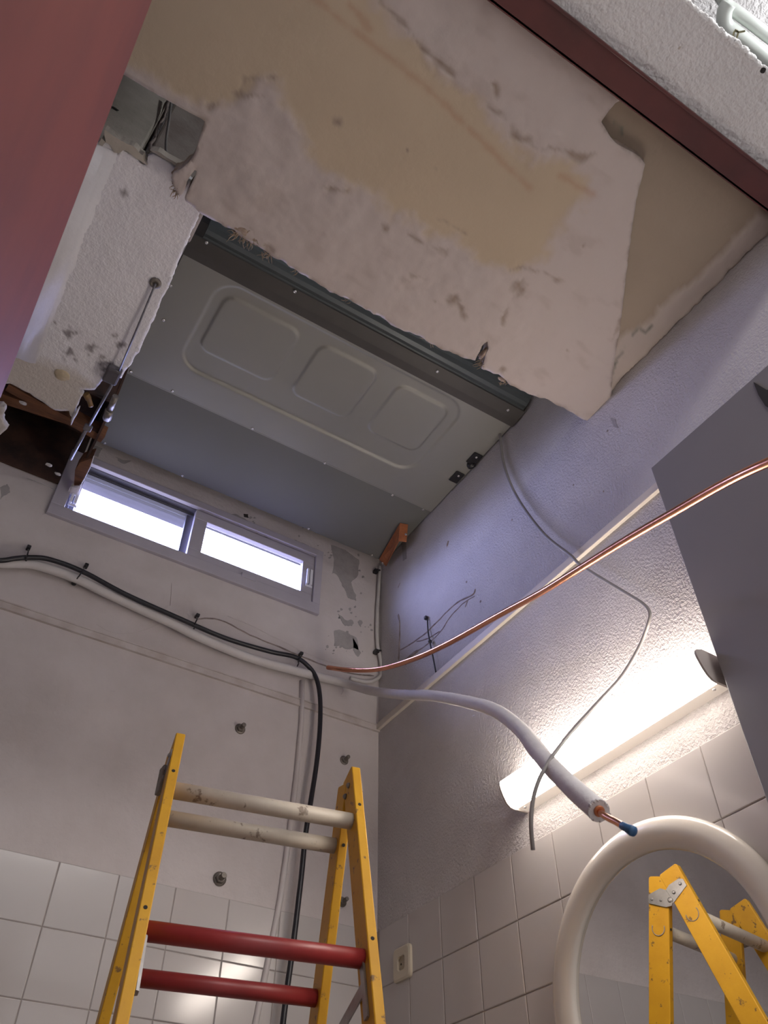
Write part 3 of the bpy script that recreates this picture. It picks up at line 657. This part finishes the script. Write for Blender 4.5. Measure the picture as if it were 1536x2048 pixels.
# orange steel support under the far right corner
ob = empty('support_bracket', (-.01, -.12, 3.42), 'rusty orange steel bracket under the far right corner of the unit', 'bracket')
A1, A2, A3, A4 = P(800, 1046, 'z', 3.476), P(797, 1082, 'z', 3.405), P(771, 1132, 'z', 3.425), P(758, 1119, 'z', 3.472)
def hexa(pa, off): 
    bm = bmesh.new(); a_ = [bm.verts.new(p) for p in pa]; b_ = [bm.verts.new(Vector(p) + Vector(off)) for p in pa]; n = len(pa)
    for i in range(n): bm.faces.new((a_[i], a_[(i + 1) % n], b_[(i + 1) % n], b_[i]))
    bm.faces.new(a_); bm.faces.new(b_[::-1]); return bm
obj('arm', hexa([A1, A2, A3, A4], (.004, 0, .002)), M_coppermatt, ob)
B1, B2 = P(816, 1049, 'z', 3.476), P(813, 1084, 'z', 3.405)
obj('wall_plate', hexa([A1, B1, B2, A2], (.001, .004, .003)), M_coppermatt, ob)
print(A1, A2, A3, A4, B1, B2)
screw(ob, A3.lerp(A4, .4), (-.7, -.6, -.3), .006); screw(ob, B1.lerp(B2, .6) + Vector((-.006, 0, 0)), (-.5, -.7, -.3), .005)

# rods
rd = empty('hanger_rod', P(310, 566, 'z', ZW), 'thin zinc rod running from a socket in the white soffit to the brown hole', 'rod')
a = P(311, 568, 'z', ZW - .008); mid = P(236, 748, 'z', ZW - .022); e = P(141, 918, 'z', ZW - .035)
bm = bmesh.new(); tube(bm, [a, mid], .0028, 8); obj('rod', bm, M_rod, rd)
bm = bmesh.new(); j = P(176, 855, 'z', ZW - .03); tube(bm, [mid, j], .0042, 8); obj('rod_sleeve', bm, M_rod, rd)
bm = bmesh.new(); tube(bm, [j + Vector((-.002, .004, 0)), e], .0055, 10); obj('rod_end', bm, M_rod, rd)
bm = bmesh.new(); box(bm, (-.012, -.01, -.006), (.012, .012, .006), .003); 
for v in bm.verts: v.co += j
obj('clip', bm, M_rod, rd)
bm = bmesh.new(); revolve(bm, [(.016, 0), (.016, .003), (.011, .006), (.007, .005), (.004, .001)], P(311, 566, 'z', ZW - .001), (0, 0, -1), 18); obj('socket_ring', bm, M_bolt, rd)
hb = empty('hanger_clamp', P(230, 760, 'z', ZW), 'grey rubber hanger clamp at the left edge of the ventilation unit', 'clamp')
c = P(233, 748, 'z', ZW - .015); bm = bmesh.new(); box(bm, (c.x - .03, c.y - .02, ZW - .03), (c.x + .012, c.y + .035, ZW - .004), .006); obj('clamp_block', bm, mat('grey_rubber', (.10, .09, .10), .6, var=.2, vscale=50), hb)
p0 = P(226, 790, 'z', ZW - .01); p1 = P(214, 818, 'z', ZW - .01); bm = bmesh.new(); cyl(bm, p0 + Vector((.008, 0, 0)), p1 + Vector((.008, 0, 0)), .009); obj('clamp_bolt', bm, M_bolt, hb)
bm = bmesh.new(); cyl(bm, p1 + Vector((.008, 0, 0)), P(208, 836, 'z', ZW - .01) + Vector((.008, 0, 0)), .013, 6); obj('clamp_nut', bm, M_bolt, hb)
r2 = empty('threaded_rod', P(395, 420, 'x', -1.203), 'dark threaded rod at the near left corner of the ventilation unit', 'rod')
a = P(392, 424, 'z', 3.46); bm = bmesh.new(); q = []
cyl(bm, (a.x, a.y, 3.45), (a.x + .004, a.y + .15, 3.40), .0045, 8); obj('rod', bm, M_rod, r2)
bm = bmesh.new(); cyl(bm, (a.x + .012, a.y, 3.46), (a.x + .012, a.y + .12, 3.43), .003, 8); obj('guide_wire', bm, M_gcable, r2)
r2.location = (a.x, a.y, 3.45)
for ch in r2.children: ch.matrix_parent_inverse = Matrix.Translation(-r2.location)

# ================================================================ PIPES AND CABLES
def wall_pts(pts, y): return [P(a_, b_, 'y', y) for a_, b_ in pts]
ip = empty('insulated_pipe', P(600, 1340, 'y', -.02), 'white foam insulated pipe along the back wall ending in midair before the lamp', 'pipe')
w1 = wall_pts([(-60, 1118), (0, 1126), (40, 1127), (75, 1131), (150, 1156), (200, 1180), (250, 1204), (350, 1250), (400, 1275), (500, 1316), (600, 1344), (680, 1364)], -.029)
d1 = depth(w1[-1])
air = [PD(x, y, d) for x, y, d in ((740, 1381, d1 - .12), (800, 1389, d1 - .35), (860, 1391, d1 - .62), (930, 1403, d1 - .88), (990, 1421, d1 - 1.08), (1040, 1458, d1 - 1.27), (1072, 1498, d1 - 1.42), (1105, 1536, d1 - 1.55), (1150, 1580, d1 - 1.66), (1198, 1622, d1 - 1.75))]
ipts = cat_spline(w1 + air, 8)
bm = bmesh.new(); tube(bm, ipts, [.0145 * (1 + .05 * noise.noise(p * 18)) for p in ipts], 16); obj('insulation', bm, M_insul, ip)
dd = (ipts[-1] - ipts[-3]).normalized(); e = ipts[-1]
bm = bmesh.new(); revolve(bm, [(.0062, -.004), (.0075, .0015), (.0068, .003), (.006, .003)], e, dd, 14); obj('foam_core_edge', bm, M_coppermatt, ip)
cp = [e - dd * .01, e + dd * .02, PD(1234, 1645, d1 - 1.80), PD(1252, 1656, d1 - 1.82)]
bm = bmesh.new(); tube(bm, cat_spline(cp, 5), .0042, 12); obj('copper_core', bm, M_copper, ip)
c0 = PD(1246, 1652, d1 - 1.815); c1 = PD(1265, 1662, d1 - 1.83); dcap = (c1 - c0).normalized()
bm = bmesh.new(); revolve(bm, [(.0048, -.002), (.0052, .006), (.0066, (c1 - c0).length - .001), (.0062, (c1 - c0).length + .002), (.001, (c1 - c0).length + .0025)], c0, dcap, 14); obj('end_cap', bm, M_blue, ip)
bm = bmesh.new()
for i in range(26):
    a_ = random.uniform(0, 2 * math.pi); u, v = frame(dd); p = e + (u * math.cos(a_) + v * math.sin(a_)) * .0135
    tube(bm, [p - dd * .003, p + dd * random.uniform(.000, .004) + u * random.uniform(-.002, .002)], [.0022, .0006], 4)
tag(obj('torn_foam_edge', bm, M_insul, ip), kind='stuff')

bc = wall_pts([(-60, 1118), (0, 1121), (30, 1117), (60, 1115), (100, 1119), (165, 1143), (250, 1188), (350, 1233), (450, 1276), (540, 1303), (590, 1314)], -.054) + wall_pts([(618, 1334), (633, 1358), (640, 1395), (640, 1450), (634, 1520), (622, 1600), (611, 1670), (604, 1740), (596, 1810), (585, 1900), (574, 1980), (562, 2080), (550, 2200)], -.04)
bm = bmesh.new(); tube(bm, cat_spline(bc, 8), .0076, 12); o = obj('black_cable', bm, M_cable); tag(o, 'black cable run under the window, then hanging down behind the ladder', 'cable')
# thin white cable under the black one at the corner
cc = [P(760, 1133, 'y', -.012), P(757, 1180, 'y', -.012), P(754, 1240, 'y', -.012), P(755, 1290, 'y', -.012), P(761, 1320, 'y', -.014), P(762, 1348, 'y', -.014), P(750, 1360, 'y', -.014), P(732, 1364, 'y', -.013), P(700, 1356, 'y', -.012)]
cab = empty('corner_cable', P(757, 1350, 'y', -.01), 'white cable clipped vertically in the room corner below the orange bracket', 'cable')
bm = bmesh.new(); tube(bm, cat_spline(cc, 6), .0068, 8); obj('sheath', bm, M_wcable, cab)
for (x, y) in ((753, 1143), (754, 1304)):
    p = P(x, y, 'y', -.012); bm = bmesh.new(); box(bm, (p.x - .012, -.022, p.z - .007), (p.x + .006, 0, p.z + .007), .003); tube(bm, [(p.x - .004, -.022, p.z), (p.x + .012, -.02, p.z + .006)], .0035, 6); obj('cable_clip', bm, M_black, cab)
# cable ties holding the run
LT = ['second black tie from the left, with a round dangling head', 'leftmost black tie on the cable run below the window', 'black tie on the cable run midway below the window', 'rightmost black tie, where the black cable bends down']
for k, ((x0, y0), (x1, y1), lab) in enumerate((((56, 1098), (49, 1134), LT[1]), ((171, 1134), (147, 1168), LT[0]), ((393, 1234), (386, 1262), LT[2]), ((600, 1310), (593, 1336), LT[3]))):
    a = P(x0, y0, 'y', -.004); b = P(x1, y1, 'y', -.004); t = empty('cable_tie', a, lab, 'cable tie', 'black cable ties on the walls')
    m_ = P((x0 + x1) / 2, (y0 + y1) / 2, 'y', -.064); bm = bmesh.new(); tube(bm, cat_spline([a, a.lerp(m_, .6) + Vector((0, -.014, 0)), m_, b.lerp(m_, .6) + Vector((0, -.008, 0)), b], 5), .0022, 6); obj('strap', bm, M_black, t)
    bm = bmesh.new(); box(bm, (a.x - .006, -.02, a.z - .005), (a.x + .006, 0, a.z + .005), .002); obj('head', bm, M_black, t)
    if k == 1: bm = bmesh.new(); revolve(bm, [(.004, 0), (.008, .002), (.008, .01), (.004, .012)], (b.x, -.016, b.z), (0, 1, 0), 12); obj('round_head', bm, M_black, t)
# black tie on the right wall
zt = empty('cable_tie', P(855, 1238, 'x', 0), 'long black tie hanging alone on the right wall above the cream strip', 'cable tie', 'black cable ties on the walls')
bm = bmesh.new(); tube(bm, cat_spline([P(855, 1238, 'x', -.006), P(856, 1262, 'x', -.008), P(860, 1285, 'x', -.012), P(866, 1315, 'x', -.012), P(872, 1346, 'x', -.010)], 5), .0026, 6, flat=.5); obj('strap', bm, M_black, zt)
p = P(855, 1237, 'x', 0); bm = bmesh.new(); box(bm, (-.012, p.y - .006, p.z - .006), (0, p.y + .006, p.z + .006), .002); obj('head', bm, M_black, zt)
p = P(860, 1283, 'x', -.01); lump('knot', p, .006, M_black, zt, (1, 1, 1.2), 2, .2)

# copper pipe
ds = depth(P(660, 1336, 'y', -.05))
cpp = [(656, 1335, ds), (700, 1340, ds - .10), (760, 1338, ds - .22), (830, 1317, ds - .38), (900, 1285, ds - .52), (1000, 1229, ds - .72), (1080, 1186, ds - .87), (1150, 1143, ds - 1.0), (1250, 1081, ds - 1.15), (1350, 1023, ds - 1.29), (1450, 966, ds - 1.42), (1545, 921, ds - 1.54), (1700, 860, ds - 1.68), (1900, 790, ds - 1.8)]
cpo = empty('copper_pipe', PD(660, 1336, ds), 'bare bright copper pipe sweeping from the corner to the right edge', 'pipe')
cpl = cat_spline([PD(*q) for q in cpp], 8); bm = bmesh.new(); tube(bm, cpl, .0078, 16, caps=False); revolve(bm, [(.0078, 0), (.0066, -.0005), (.0062, .012)], cpl[0], (cpl[1] - cpl[0]), 16); obj('pipe_wall', bm, M_copper, cpo)

# grey cable hanging from the unit
g0 = depth(P(1000, 862, 'x', -.008))
gp = [(998, 848, 0), (1001, 880, 0), (1006, 920, -.03), (1020, 965, -.08), (1045, 1012, -.16), (1090, 1070, -.30), (1140, 1110, -.45), (1160, 1129, -.52), (1200, 1155, -.62), (1250, 1185, -.75), (1285, 1207, -.84), (1299, 1224, -.9), (1297, 1246, -.96), (1280, 1290, -1.06), (1245, 1350, -1.2), (1200, 1400, -1.32), (1150, 1455, -1.46), (1112, 1502, -1.58), (1094, 1530, -1.62), (1078, 1560, -1.64), (1066, 1600, -1.66), (1062, 1650, -1.68), (1066, 1700, -1.69)]
gpl = cat_spline([PD(x, y, min(g0 + d, depth(P(x, y, 'x', -.012)) - .10 * min(1, -d))) for x, y, d in gp], 6)
bm = bmesh.new(); nG = len(gpl); tube(bm, gpl, [.0050 - .0018 * min(1, 1.3 * i / nG) for i in range(nG)], 8); tag(obj('grey_cable', bm, M_gcable), 'thin grey cable hanging from the unit and crossing the lit wall lamp', 'cable')

# pale conduit painted onto the back wall
bm = bmesh.new(); tube(bm, [P(x, y, 'y', -.004) for x, y in ((604, 1362), (603, 1440), (592, 1560), (577, 1680), (560, 1800), (536, 1920), (511, 2045), (480, 2190))], .0085, 12)
tag(obj('painted_conduit', bm, mat('wall_painted_conduit', (.60, .55, .54), .6, var=.05)), 'wall coloured conduit running down the back wall beside the black cable', 'conduit')

# ================================================================ WALL BOLTS
for (x, y), r, lab in (((480, 1458), .017, 'large wall bolt on the back wall above the left side of the ladder'), ((688, 1521), .015, 'wall bolt on the back wall near the corner, above the ladder top'), ((439, 1758), .019, 'lowest wall bolt, just above the tiles between the ladder stringers'), ((684, 1804), .014, 'wall bolt half hidden behind the right ladder stringers')):
    p = P(x, y, 'y', 0); t = empty('wall_bolt', p, lab, 'bolt', 'bolts left in the back wall')
    bm = bmesh.new(); revolve(bm, [(r, 0), (r, .002), (r * .5, .003)], p, (0, -1, 0), 20); obj('washer', bm, M_bolt, t)
    bm = bmesh.new(); revolve(bm, [(r * .72, .002), (r * .72, .010), (r * .6, .012)], p, (0, -1, 0), 6); obj('nut', bm, M_bolt, t)
    bm = bmesh.new(); pf = []
    for k in range(10): pf += [(r * .42, .01 + k * .0022), (r * .36, .0111 + k * .0022)]
    revolve(bm, pf, p, (0, -1, 0), 12); obj('stud', bm, M_bolt, t)

# ================================================================ WALL LAMP
LY0, LY1 = -.690, -1.322
lp = empty('wall_lamp', (0, -1.0, 2.175), 'lit strip lamp with white diffuser on the right wall above the mirror', 'lamp')
front = [(-.041, 2.1725), (-.052, 2.1745), (-.062, 2.183), (-.070, 2.198), (-.076, 2.214), (-.0785, 2.223), (-.078, 2.231), (-.074, 2.237), (-.066, 2.240)]
bm = bmesh.new(); prism(bm, [(0, 2.175), (-.040, 2.1745), (-.0405, 2.178), (-.012, 2.181), (-.012, 2.236), (0, 2.238)], lambda u, v, t: (u, t, v), LY1 + .004, LY0 - .004); obj('tray', bm, M_lampcase, lp)
bm = bmesh.new(); prism(bm, [(-.012, 2.183)] + [(u + .0015, v) for u, v in front] + [(-.012, 2.240)], lambda u, v, t: (u, t, v), LY1 + .004, LY0 - .004, True); obj('diffuser', bm, M_diff, lp)
for y0, y1 in ((LY1 - .002, LY1 + .003), (LY0 - .003, LY0 + .002)):
    bm = bmesh.new(); prism(bm, [(0, 2.173)] + [(u - .0015, v - .0008) for u, v in front] + [(-.058, 2.243), (0, 2.242)], lambda u, v, t: (u, t, v), y0, y1); obj('end_cap', bm, M_lampcap, lp)
for y in (LY0 - .022, LY1 + .022): screw(lp, (-.024, y, 2.1747), (0, 0, -1), .004)

# ================================================================ MIRROR
mc = Vector((-.020, -1.022, 1.712)); mo = empty('round_mirror', mc, 'round mirror with cream frame on the tiled right wall', 'mirror')
MN = Vector((-1, -.0211, -.0149)).normalized()
bm = bmesh.new(); pf = []
for k in range(16):
    a = 2 * math.pi * k / 16; pf.append((.264 + .031 * math.cos(a), .002 + .017 * math.sin(a) * (1 if math.sin(a) > 0 else .8)))
revolve(bm, pf, mc, MN, 96, closed=True); obj('frame', bm, M_frame, mo)
bm = bmesh.new(); revolve(bm, [(.25, -.012), (.25, 0)], mc, MN, 96); obj('glass', bm, M_mirror, mo)
for p in mo.children[-1].data.polygons: p.use_smooth = False

# ================================================================ SOCKET
sy, sz = -.140, 1.982
so = empty('wall_socket', (0, sy, sz), 'yellowed round power socket on the right wall tiles near the corner', 'socket')
def sq(h, r, n=6):
    o_ = []
    for cx, cy, a0 in ((h - r, h - r, 0), (-h + r, h - r, 90), (-h + r, -h + r, 180), (h - r, -h + r, 270)):
        for k in range(n + 1): a = math.radians(a0 + 90 * k / n); o_.append((cx + r * math.cos(a), cy + r * math.sin(a)))
    return o_
bm = bmesh.new(); rings = []
for h, x in ((.041, -.003), (.041, -.010), (.036, -.013)):
    rings.append([bm.verts.new((x, sy + u, sz + v)) for u, v in sq(h, .012)])
circ = [bm.verts.new((-.0125, sy + .021 * math.cos(math.atan2(v, u)), sz + .021 * math.sin(math.atan2(v, u)))) for u, v in sq(.036, .012)]
deep = [bm.verts.new((-.0045, v_.co.y, v_.co.z)) for v_ in circ]
rings += [circ, deep]
for a_, b_ in zip(rings, rings[1:]):
    n = len(a_)
    for k in range(n): bm.faces.new((a_[k], a_[(k + 1) % n], b_[(k + 1) % n], b_[k]))
bm.faces.new(rings[0][::-1]); obj('cover_plate', bm, M_socket, so)
bm = bmesh.new(); revolve(bm, [(.021, 0), (.021, .0015)], (-.004, sy, sz), (-1, 0, 0), 24); ins = obj('socket_insert', bm, M_socketd, so)
for dy in (-.0095, .0095): bm = bmesh.new(); revolve(bm, [(.0028, 0), (.0028, .0005)], (-.0055, sy + dy, sz), (-1, 0, 0), 10); obj('pin_hole', bm, M_dark, ins)

# ================================================================ STEPLADDER
H0 = Vector((-.4988, -.713, 2.0882)); YAW = -.185; TF, TB = .2844, .2808
TT, DW, GF, WW = .0185, .056, -.0076, .3865
ex = Vector((math.cos(YAW), math.sin(YAW), 0)); ey = Vector((-math.sin(YAW), math.cos(YAW), 0)); ez = Vector((0, 0, 1))
dF = -ey * math.sin(TF) - ez * math.cos(TF); nF = -ey * math.cos(TF) + ez * math.sin(TF)
dB = ey * math.sin(TB) - ez * math.cos(TB); nB = ey * math.cos(TB) + ez * math.sin(TB)
ld = empty('stepladder', H0 - ez * (H0.z - .12) + ex * -.19, 'yellow folding stepladder with white upper rungs and red lower rungs', 'ladder')
Llen = 2.05 / math.cos(TF)
def stringer(x0, x1, nn, g, d, sp, top):
    """rectangular stringer with chamfered top; sp = outward spread per metre"""
    bm = bmesh.new(); s0 = -top
    L_ = (H0.z - .122) / math.cos(TF) - (.02 if nn.y > 0 else 0)
    def pt(x, q, t): return H0 + ex * (x + sp * max(t, 0)) + nn * q + d * t
    pr = [(g, s0 + .003), (g + .003, s0), (g + DW - .004, s0), (g + DW, s0 + .004), (g + DW, L_), (g, L_)]
    A = [bm.verts.new(pt(x0, q, t)) for q, t in pr]; B = [bm.verts.new(pt(x1, q, t)) for q, t in pr]; n = len(pr)
    bm.faces.new(A); bm.faces.new(B[::-1])
    for i in range(n): bm.faces.new((A[i], A[(i + 1) % n], B[(i + 1) % n], B[i]))
    bmesh.ops.recalc_face_normals(bm, faces=bm.faces[:])
    bmesh.ops.bevel(bm, geom=bm.edges[:], offset=.0015, segments=1, affect='EDGES')
    return obj('stringer', bm, M_yellow, ld)
SPL = .035
stringer(-TT, 0, nF, GF, dF, 0, .022); stringer(-WW, -WW + TT, nF, GF, dF, -SPL, .022)
stringer(-TT - .001, -.001, nB, GF, dB, 0, .012); stringer(-WW - .001, -WW - .001 + TT, nB, GF, dB, -SPL, .012)
def rung(nn, d, t, m, wl=0.0, r=.0155):
    a = H0 + ex * (-TT + .004) + nn * (GF + DW / 2) + d * t; b = H0 + ex * (-WW + TT - .004 - SPL * t - wl) + nn * (GF + DW / 2) + d * t
    bm = bmesh.new(); u = nn; v = ex.cross(nn)
    R_ = []
    for p in (a, b):
        R_.append([bm.verts.new(p + nn * (math.cos(2 * math.pi * k / 20) * r * 1.05) + d * (math.sin(2 * math.pi * k / 20) * r)) for k in range(20)])
    for k in range(20): f = bm.faces.new((R_[0][k], R_[0][(k + 1) % 20], R_[1][(k + 1) % 20], R_[1][k])); f.smooth = True
    bm.faces.new(R_[0]); bm.faces.new(R_[1][::-1]); rg = obj('rung', bm, m, ld)
    # tenon ring visible on the outside face of the stringer
    c = H0 + ex * .0006 + nn * (GF + DW / 2) + d * t; bm = bmesh.new()
    ring_ = [c + nn * (.017 * math.cos(a_)) + d * (.017 * math.sin(a_)) for a_ in [math.radians(-20 + 220 * k / 20) for k in range(21)]]
    tube(bm, ring_, .0012, 5); obj('rung_tenon', bm, M_chase, ld)
    # rung pin on the near edge
    return rg
def t_for(nn, d, px, x=-.02):
    best = min((abs((lambda q: q)(np.hypot(*(np.array(pr2(H0 + ex * x + nn * (GF + DW / 2) + d * (k * .005))) - np.array(px))))), k * .005) for k in range(0, 200)); return best[1]
def pr2(X):
    d_ = RM @ (np.array(X) - CAM); return (768 + FPX * d_[0] / d_[2], 1024 + FPX * d_[1] / d_[2])
tW1 = t_for(nF, dF, (706, 1643)); tW2 = t_for(nB, dB, (676, 1692)); tR1 = t_for(nF, dF, (729, 1916)); tR2 = t_for(nB, dB, (636, 1996))
rung(nF, dF, tW1, M_white_rung); rung(nB, dB, tW2, M_white_rung, .0)
pitch = tR1 - tW1
for k in range(1, 7):
    if tW1 + pitch * k < 1.95: rung(nF, dF, tW1 + pitch * k, M_red_rung)
for k in range(0, 6):
    if tR2 + pitch * k < 1.95: rung(nB, dB, tR2 + pitch * k, M_red_rung, .0)
# rung pins on the front edge of the near stringers
for x in (-TT / 2, -WW + TT / 2):
    for nn, d, t in ((nF, dF, tW1), (nF, dF, tR1)):
        q = H0 + ex * (x - (SPL * t if x < -.1 else 0)) + nn * (GF + DW) + d * (t - .02); bm = bmesh.new(); revolve(bm, [(.0035, 0), (.0035, .0006)], q, nn, 10); obj('pin_hole', bm, M_dark, ld)
q = H0 + ex * (-TT / 2) + dB * (tW2 + .0) + nB * (GF - .0006); bm = bmesh.new(); revolve(bm, [(.0035, 0), (.0035, .0006)], q, -nB, 10); obj('pin_hole', bm, M_dark, ld)
# steel hinge plates on both outer and inner faces
def hinge(x, sx):
    h = empty('hinge', H0 + ex * x, None)
    bm = bmesh.new()
    def pt(q, z, k): return H0 + ex * (x + sx * k) + ey * q + ez * z
    def pl_(nn, d, q, t, k): return H0 + ex * (x + sx * k) + nn * q + d * t
    g = GF
    fa = [(g + DW - .004, .022), (g + DW - .004, .040), (g + .004, .054), (g - .012, .058), (g - .016, .038), (g - .004, .020), (g + .012, .014), (g + DW - .014, .015)]
    fb = [(g + DW - .003, .034), (g + DW - .003, .054), (g + .004, .062), (g - .012, .058), (g - .014, .044), (g + .004, .022), (g + .020, .018)]
    bm = bmesh.new()
    for pf, k0, nn, d in ((fa, .0, nF, dF), (fb, .0022, nB, dB)):
        A = [bm.verts.new(pl_(nn, d, q, t, k0)) for q, t in pf]; B = [bm.verts.new(pl_(nn, d, q, t, k0 + .002)) for q, t in pf]; n = len(pf)
        bm.faces.new(A); bm.faces.new(B[::-1])
        for i in range(n): bm.faces.new((A[i], A[(i + 1) % n], B[(i + 1) % n], B[i]))
    o = obj('hinge_plate', bm, M_steel, ld)
    for (nn, d, q, t, r) in ((nF, dF, g + .040, .028, .0045), (nF, dF, g + .014, .036, .0045), (nF, dF, g - .004, .046, .0075), (nB, dB, g + .018, .046, .0045), (nB, dB, g + .043, .044, .0045)):
        bm = bmesh.new(); revolve(bm, [(r, 0), (r * .85, .002), (r * .4, .0035)], pl_(nn, d, q, t, .003), ex * sx, 12); obj('rivet', bm, M_steel, o)
    bpy.data.objects.remove(h)
hinge(.0006, 1); hinge(-WW - .0012, -1)
for (q, t) in ((.012, .012), (.034, .022)):
    p = H0 + ex * (-TT) + nF * (GF + DW - q - .012) + dF * t; bm = bmesh.new(); revolve(bm, [(.0062, 0), (.005, .004), (.002, .006)], p, -ex, 12); obj('bolt_head', bm, M_bolt, ld)
# steel spreader bars between front and back stringers
for x in (-TT - .003, -WW + TT + .003):
    bm = bmesh.new(); xx = x
    tA = t_for(nF, dF, (728, 1975)); a = H0 + ex * (xx - (SPL * .45 if x < -.1 else 0)) + nF * (GF + DW * .55) + dF * tA; b = H0 + ex * (xx - (SPL * .5 if x < -.1 else 0)) + nB * (GF + DW * .5) + dB * (tA + .10)
    dirn = (b - a).normalized(); up = dirn.cross(ex).normalized()
    prism(bm, [(-.011, -.0012), (.011, -.0012), (.011, .0012), (-.011, .0012)], lambda u, v, t: a + dirn * t + up * u + ex * v, -.004, (b - a).length); obj('spreader_bar', bm, M_steel, ld)
    c = a; bm = bmesh.new(); prism(bm, [(-.008, -.002), (.008, -.002), (.006, .003), (-.006, .003)], lambda u, v, t: a + nF * u + ex * v - dF * t, -.05, .045); obj('spreader_bracket', bm, M_steel, ld)
# rusty catch at the top of the left stringers
p = H0 + ex * (-WW - .004) + nF * (GF + .004)
bm = bmesh.new(); box(bm, (-.006, -.01, -.075), (.004, .014, -.02), .002, Matrix.Translation(p)); obj('catch', bm, M_bolt, ld)

# ================================================================ OUTER ROOM DETAILS (upper right)
zc = 3.75
bk = empty('white_bracket_tube', P(1470, 60, 'z', zc), 'pale green white bent tube bracket in the bright upper right corner', 'bracket')
bm = bmesh.new(); q = [P(x, y, 'z', zc) for x, y in ((1420, -40), (1452, 8), (1470, 22), (1500, 44), (1536, 72), (1620, 135))]; tube(bm, cat_spline(q, 4), .016, 14); obj('upper_tube', bm, M_ductw, bk)
bm = bmesh.new(); q = [P(x, y, 'z', zc - .02) for x, y in ((1458, 6), (1450, 20), (1448, 38), (1452, 52), (1466, 64), (1490, 82), (1536, 118), (1620, 190))]; tube(bm, cat_spline(q, 4), .020, 14); obj('lower_tube', bm, M_ductw, bk)
# crumbly broken edge of the wall underside
ec = wf
M_bright = mat('fresh_white_plaster', (.80, .80, .80), .9, bump=.5, bscale=80)
for k in range(46):
    t = k / 45; x = 1366 + (1560 - 1366) * t; y = 0 + (158) * t
    p = P(x + random.uniform(-2, 2), y, 'z', ZL - .001); p.y = YF2 - .002 + random.uniform(-.003, .002); lump('plaster_crumb', (p.x, p.y, ZL + .004), random.uniform(.004, .009), M_bright, ec, (1.5, .8, .8), k)
for k, pts in enumerate((((1466, 84), (1467, 70), (1470, 62), (1478, 64), (1490, 62)), ((1469, 86), (1474, 74), (1476, 64), (1470, 60)))):
    bm = bmesh.new(); tube(bm, cat_spline([P(x, y, 'z', ZL + .03) for x, y in pts], 4), .0022, 6); obj('wire_scrap', bm, M_wire, wf)
p = P(1526, 141, 'z', ZL); lump('plug_hole', p, .006, M_dark, wf, (1, 1, .2), 5, .1)
p = P(1359, 96, 'z', ZL); lump('plug_hole', p, .003, M_concrete, wf, (.8, 1.2, .2), 5, .1)
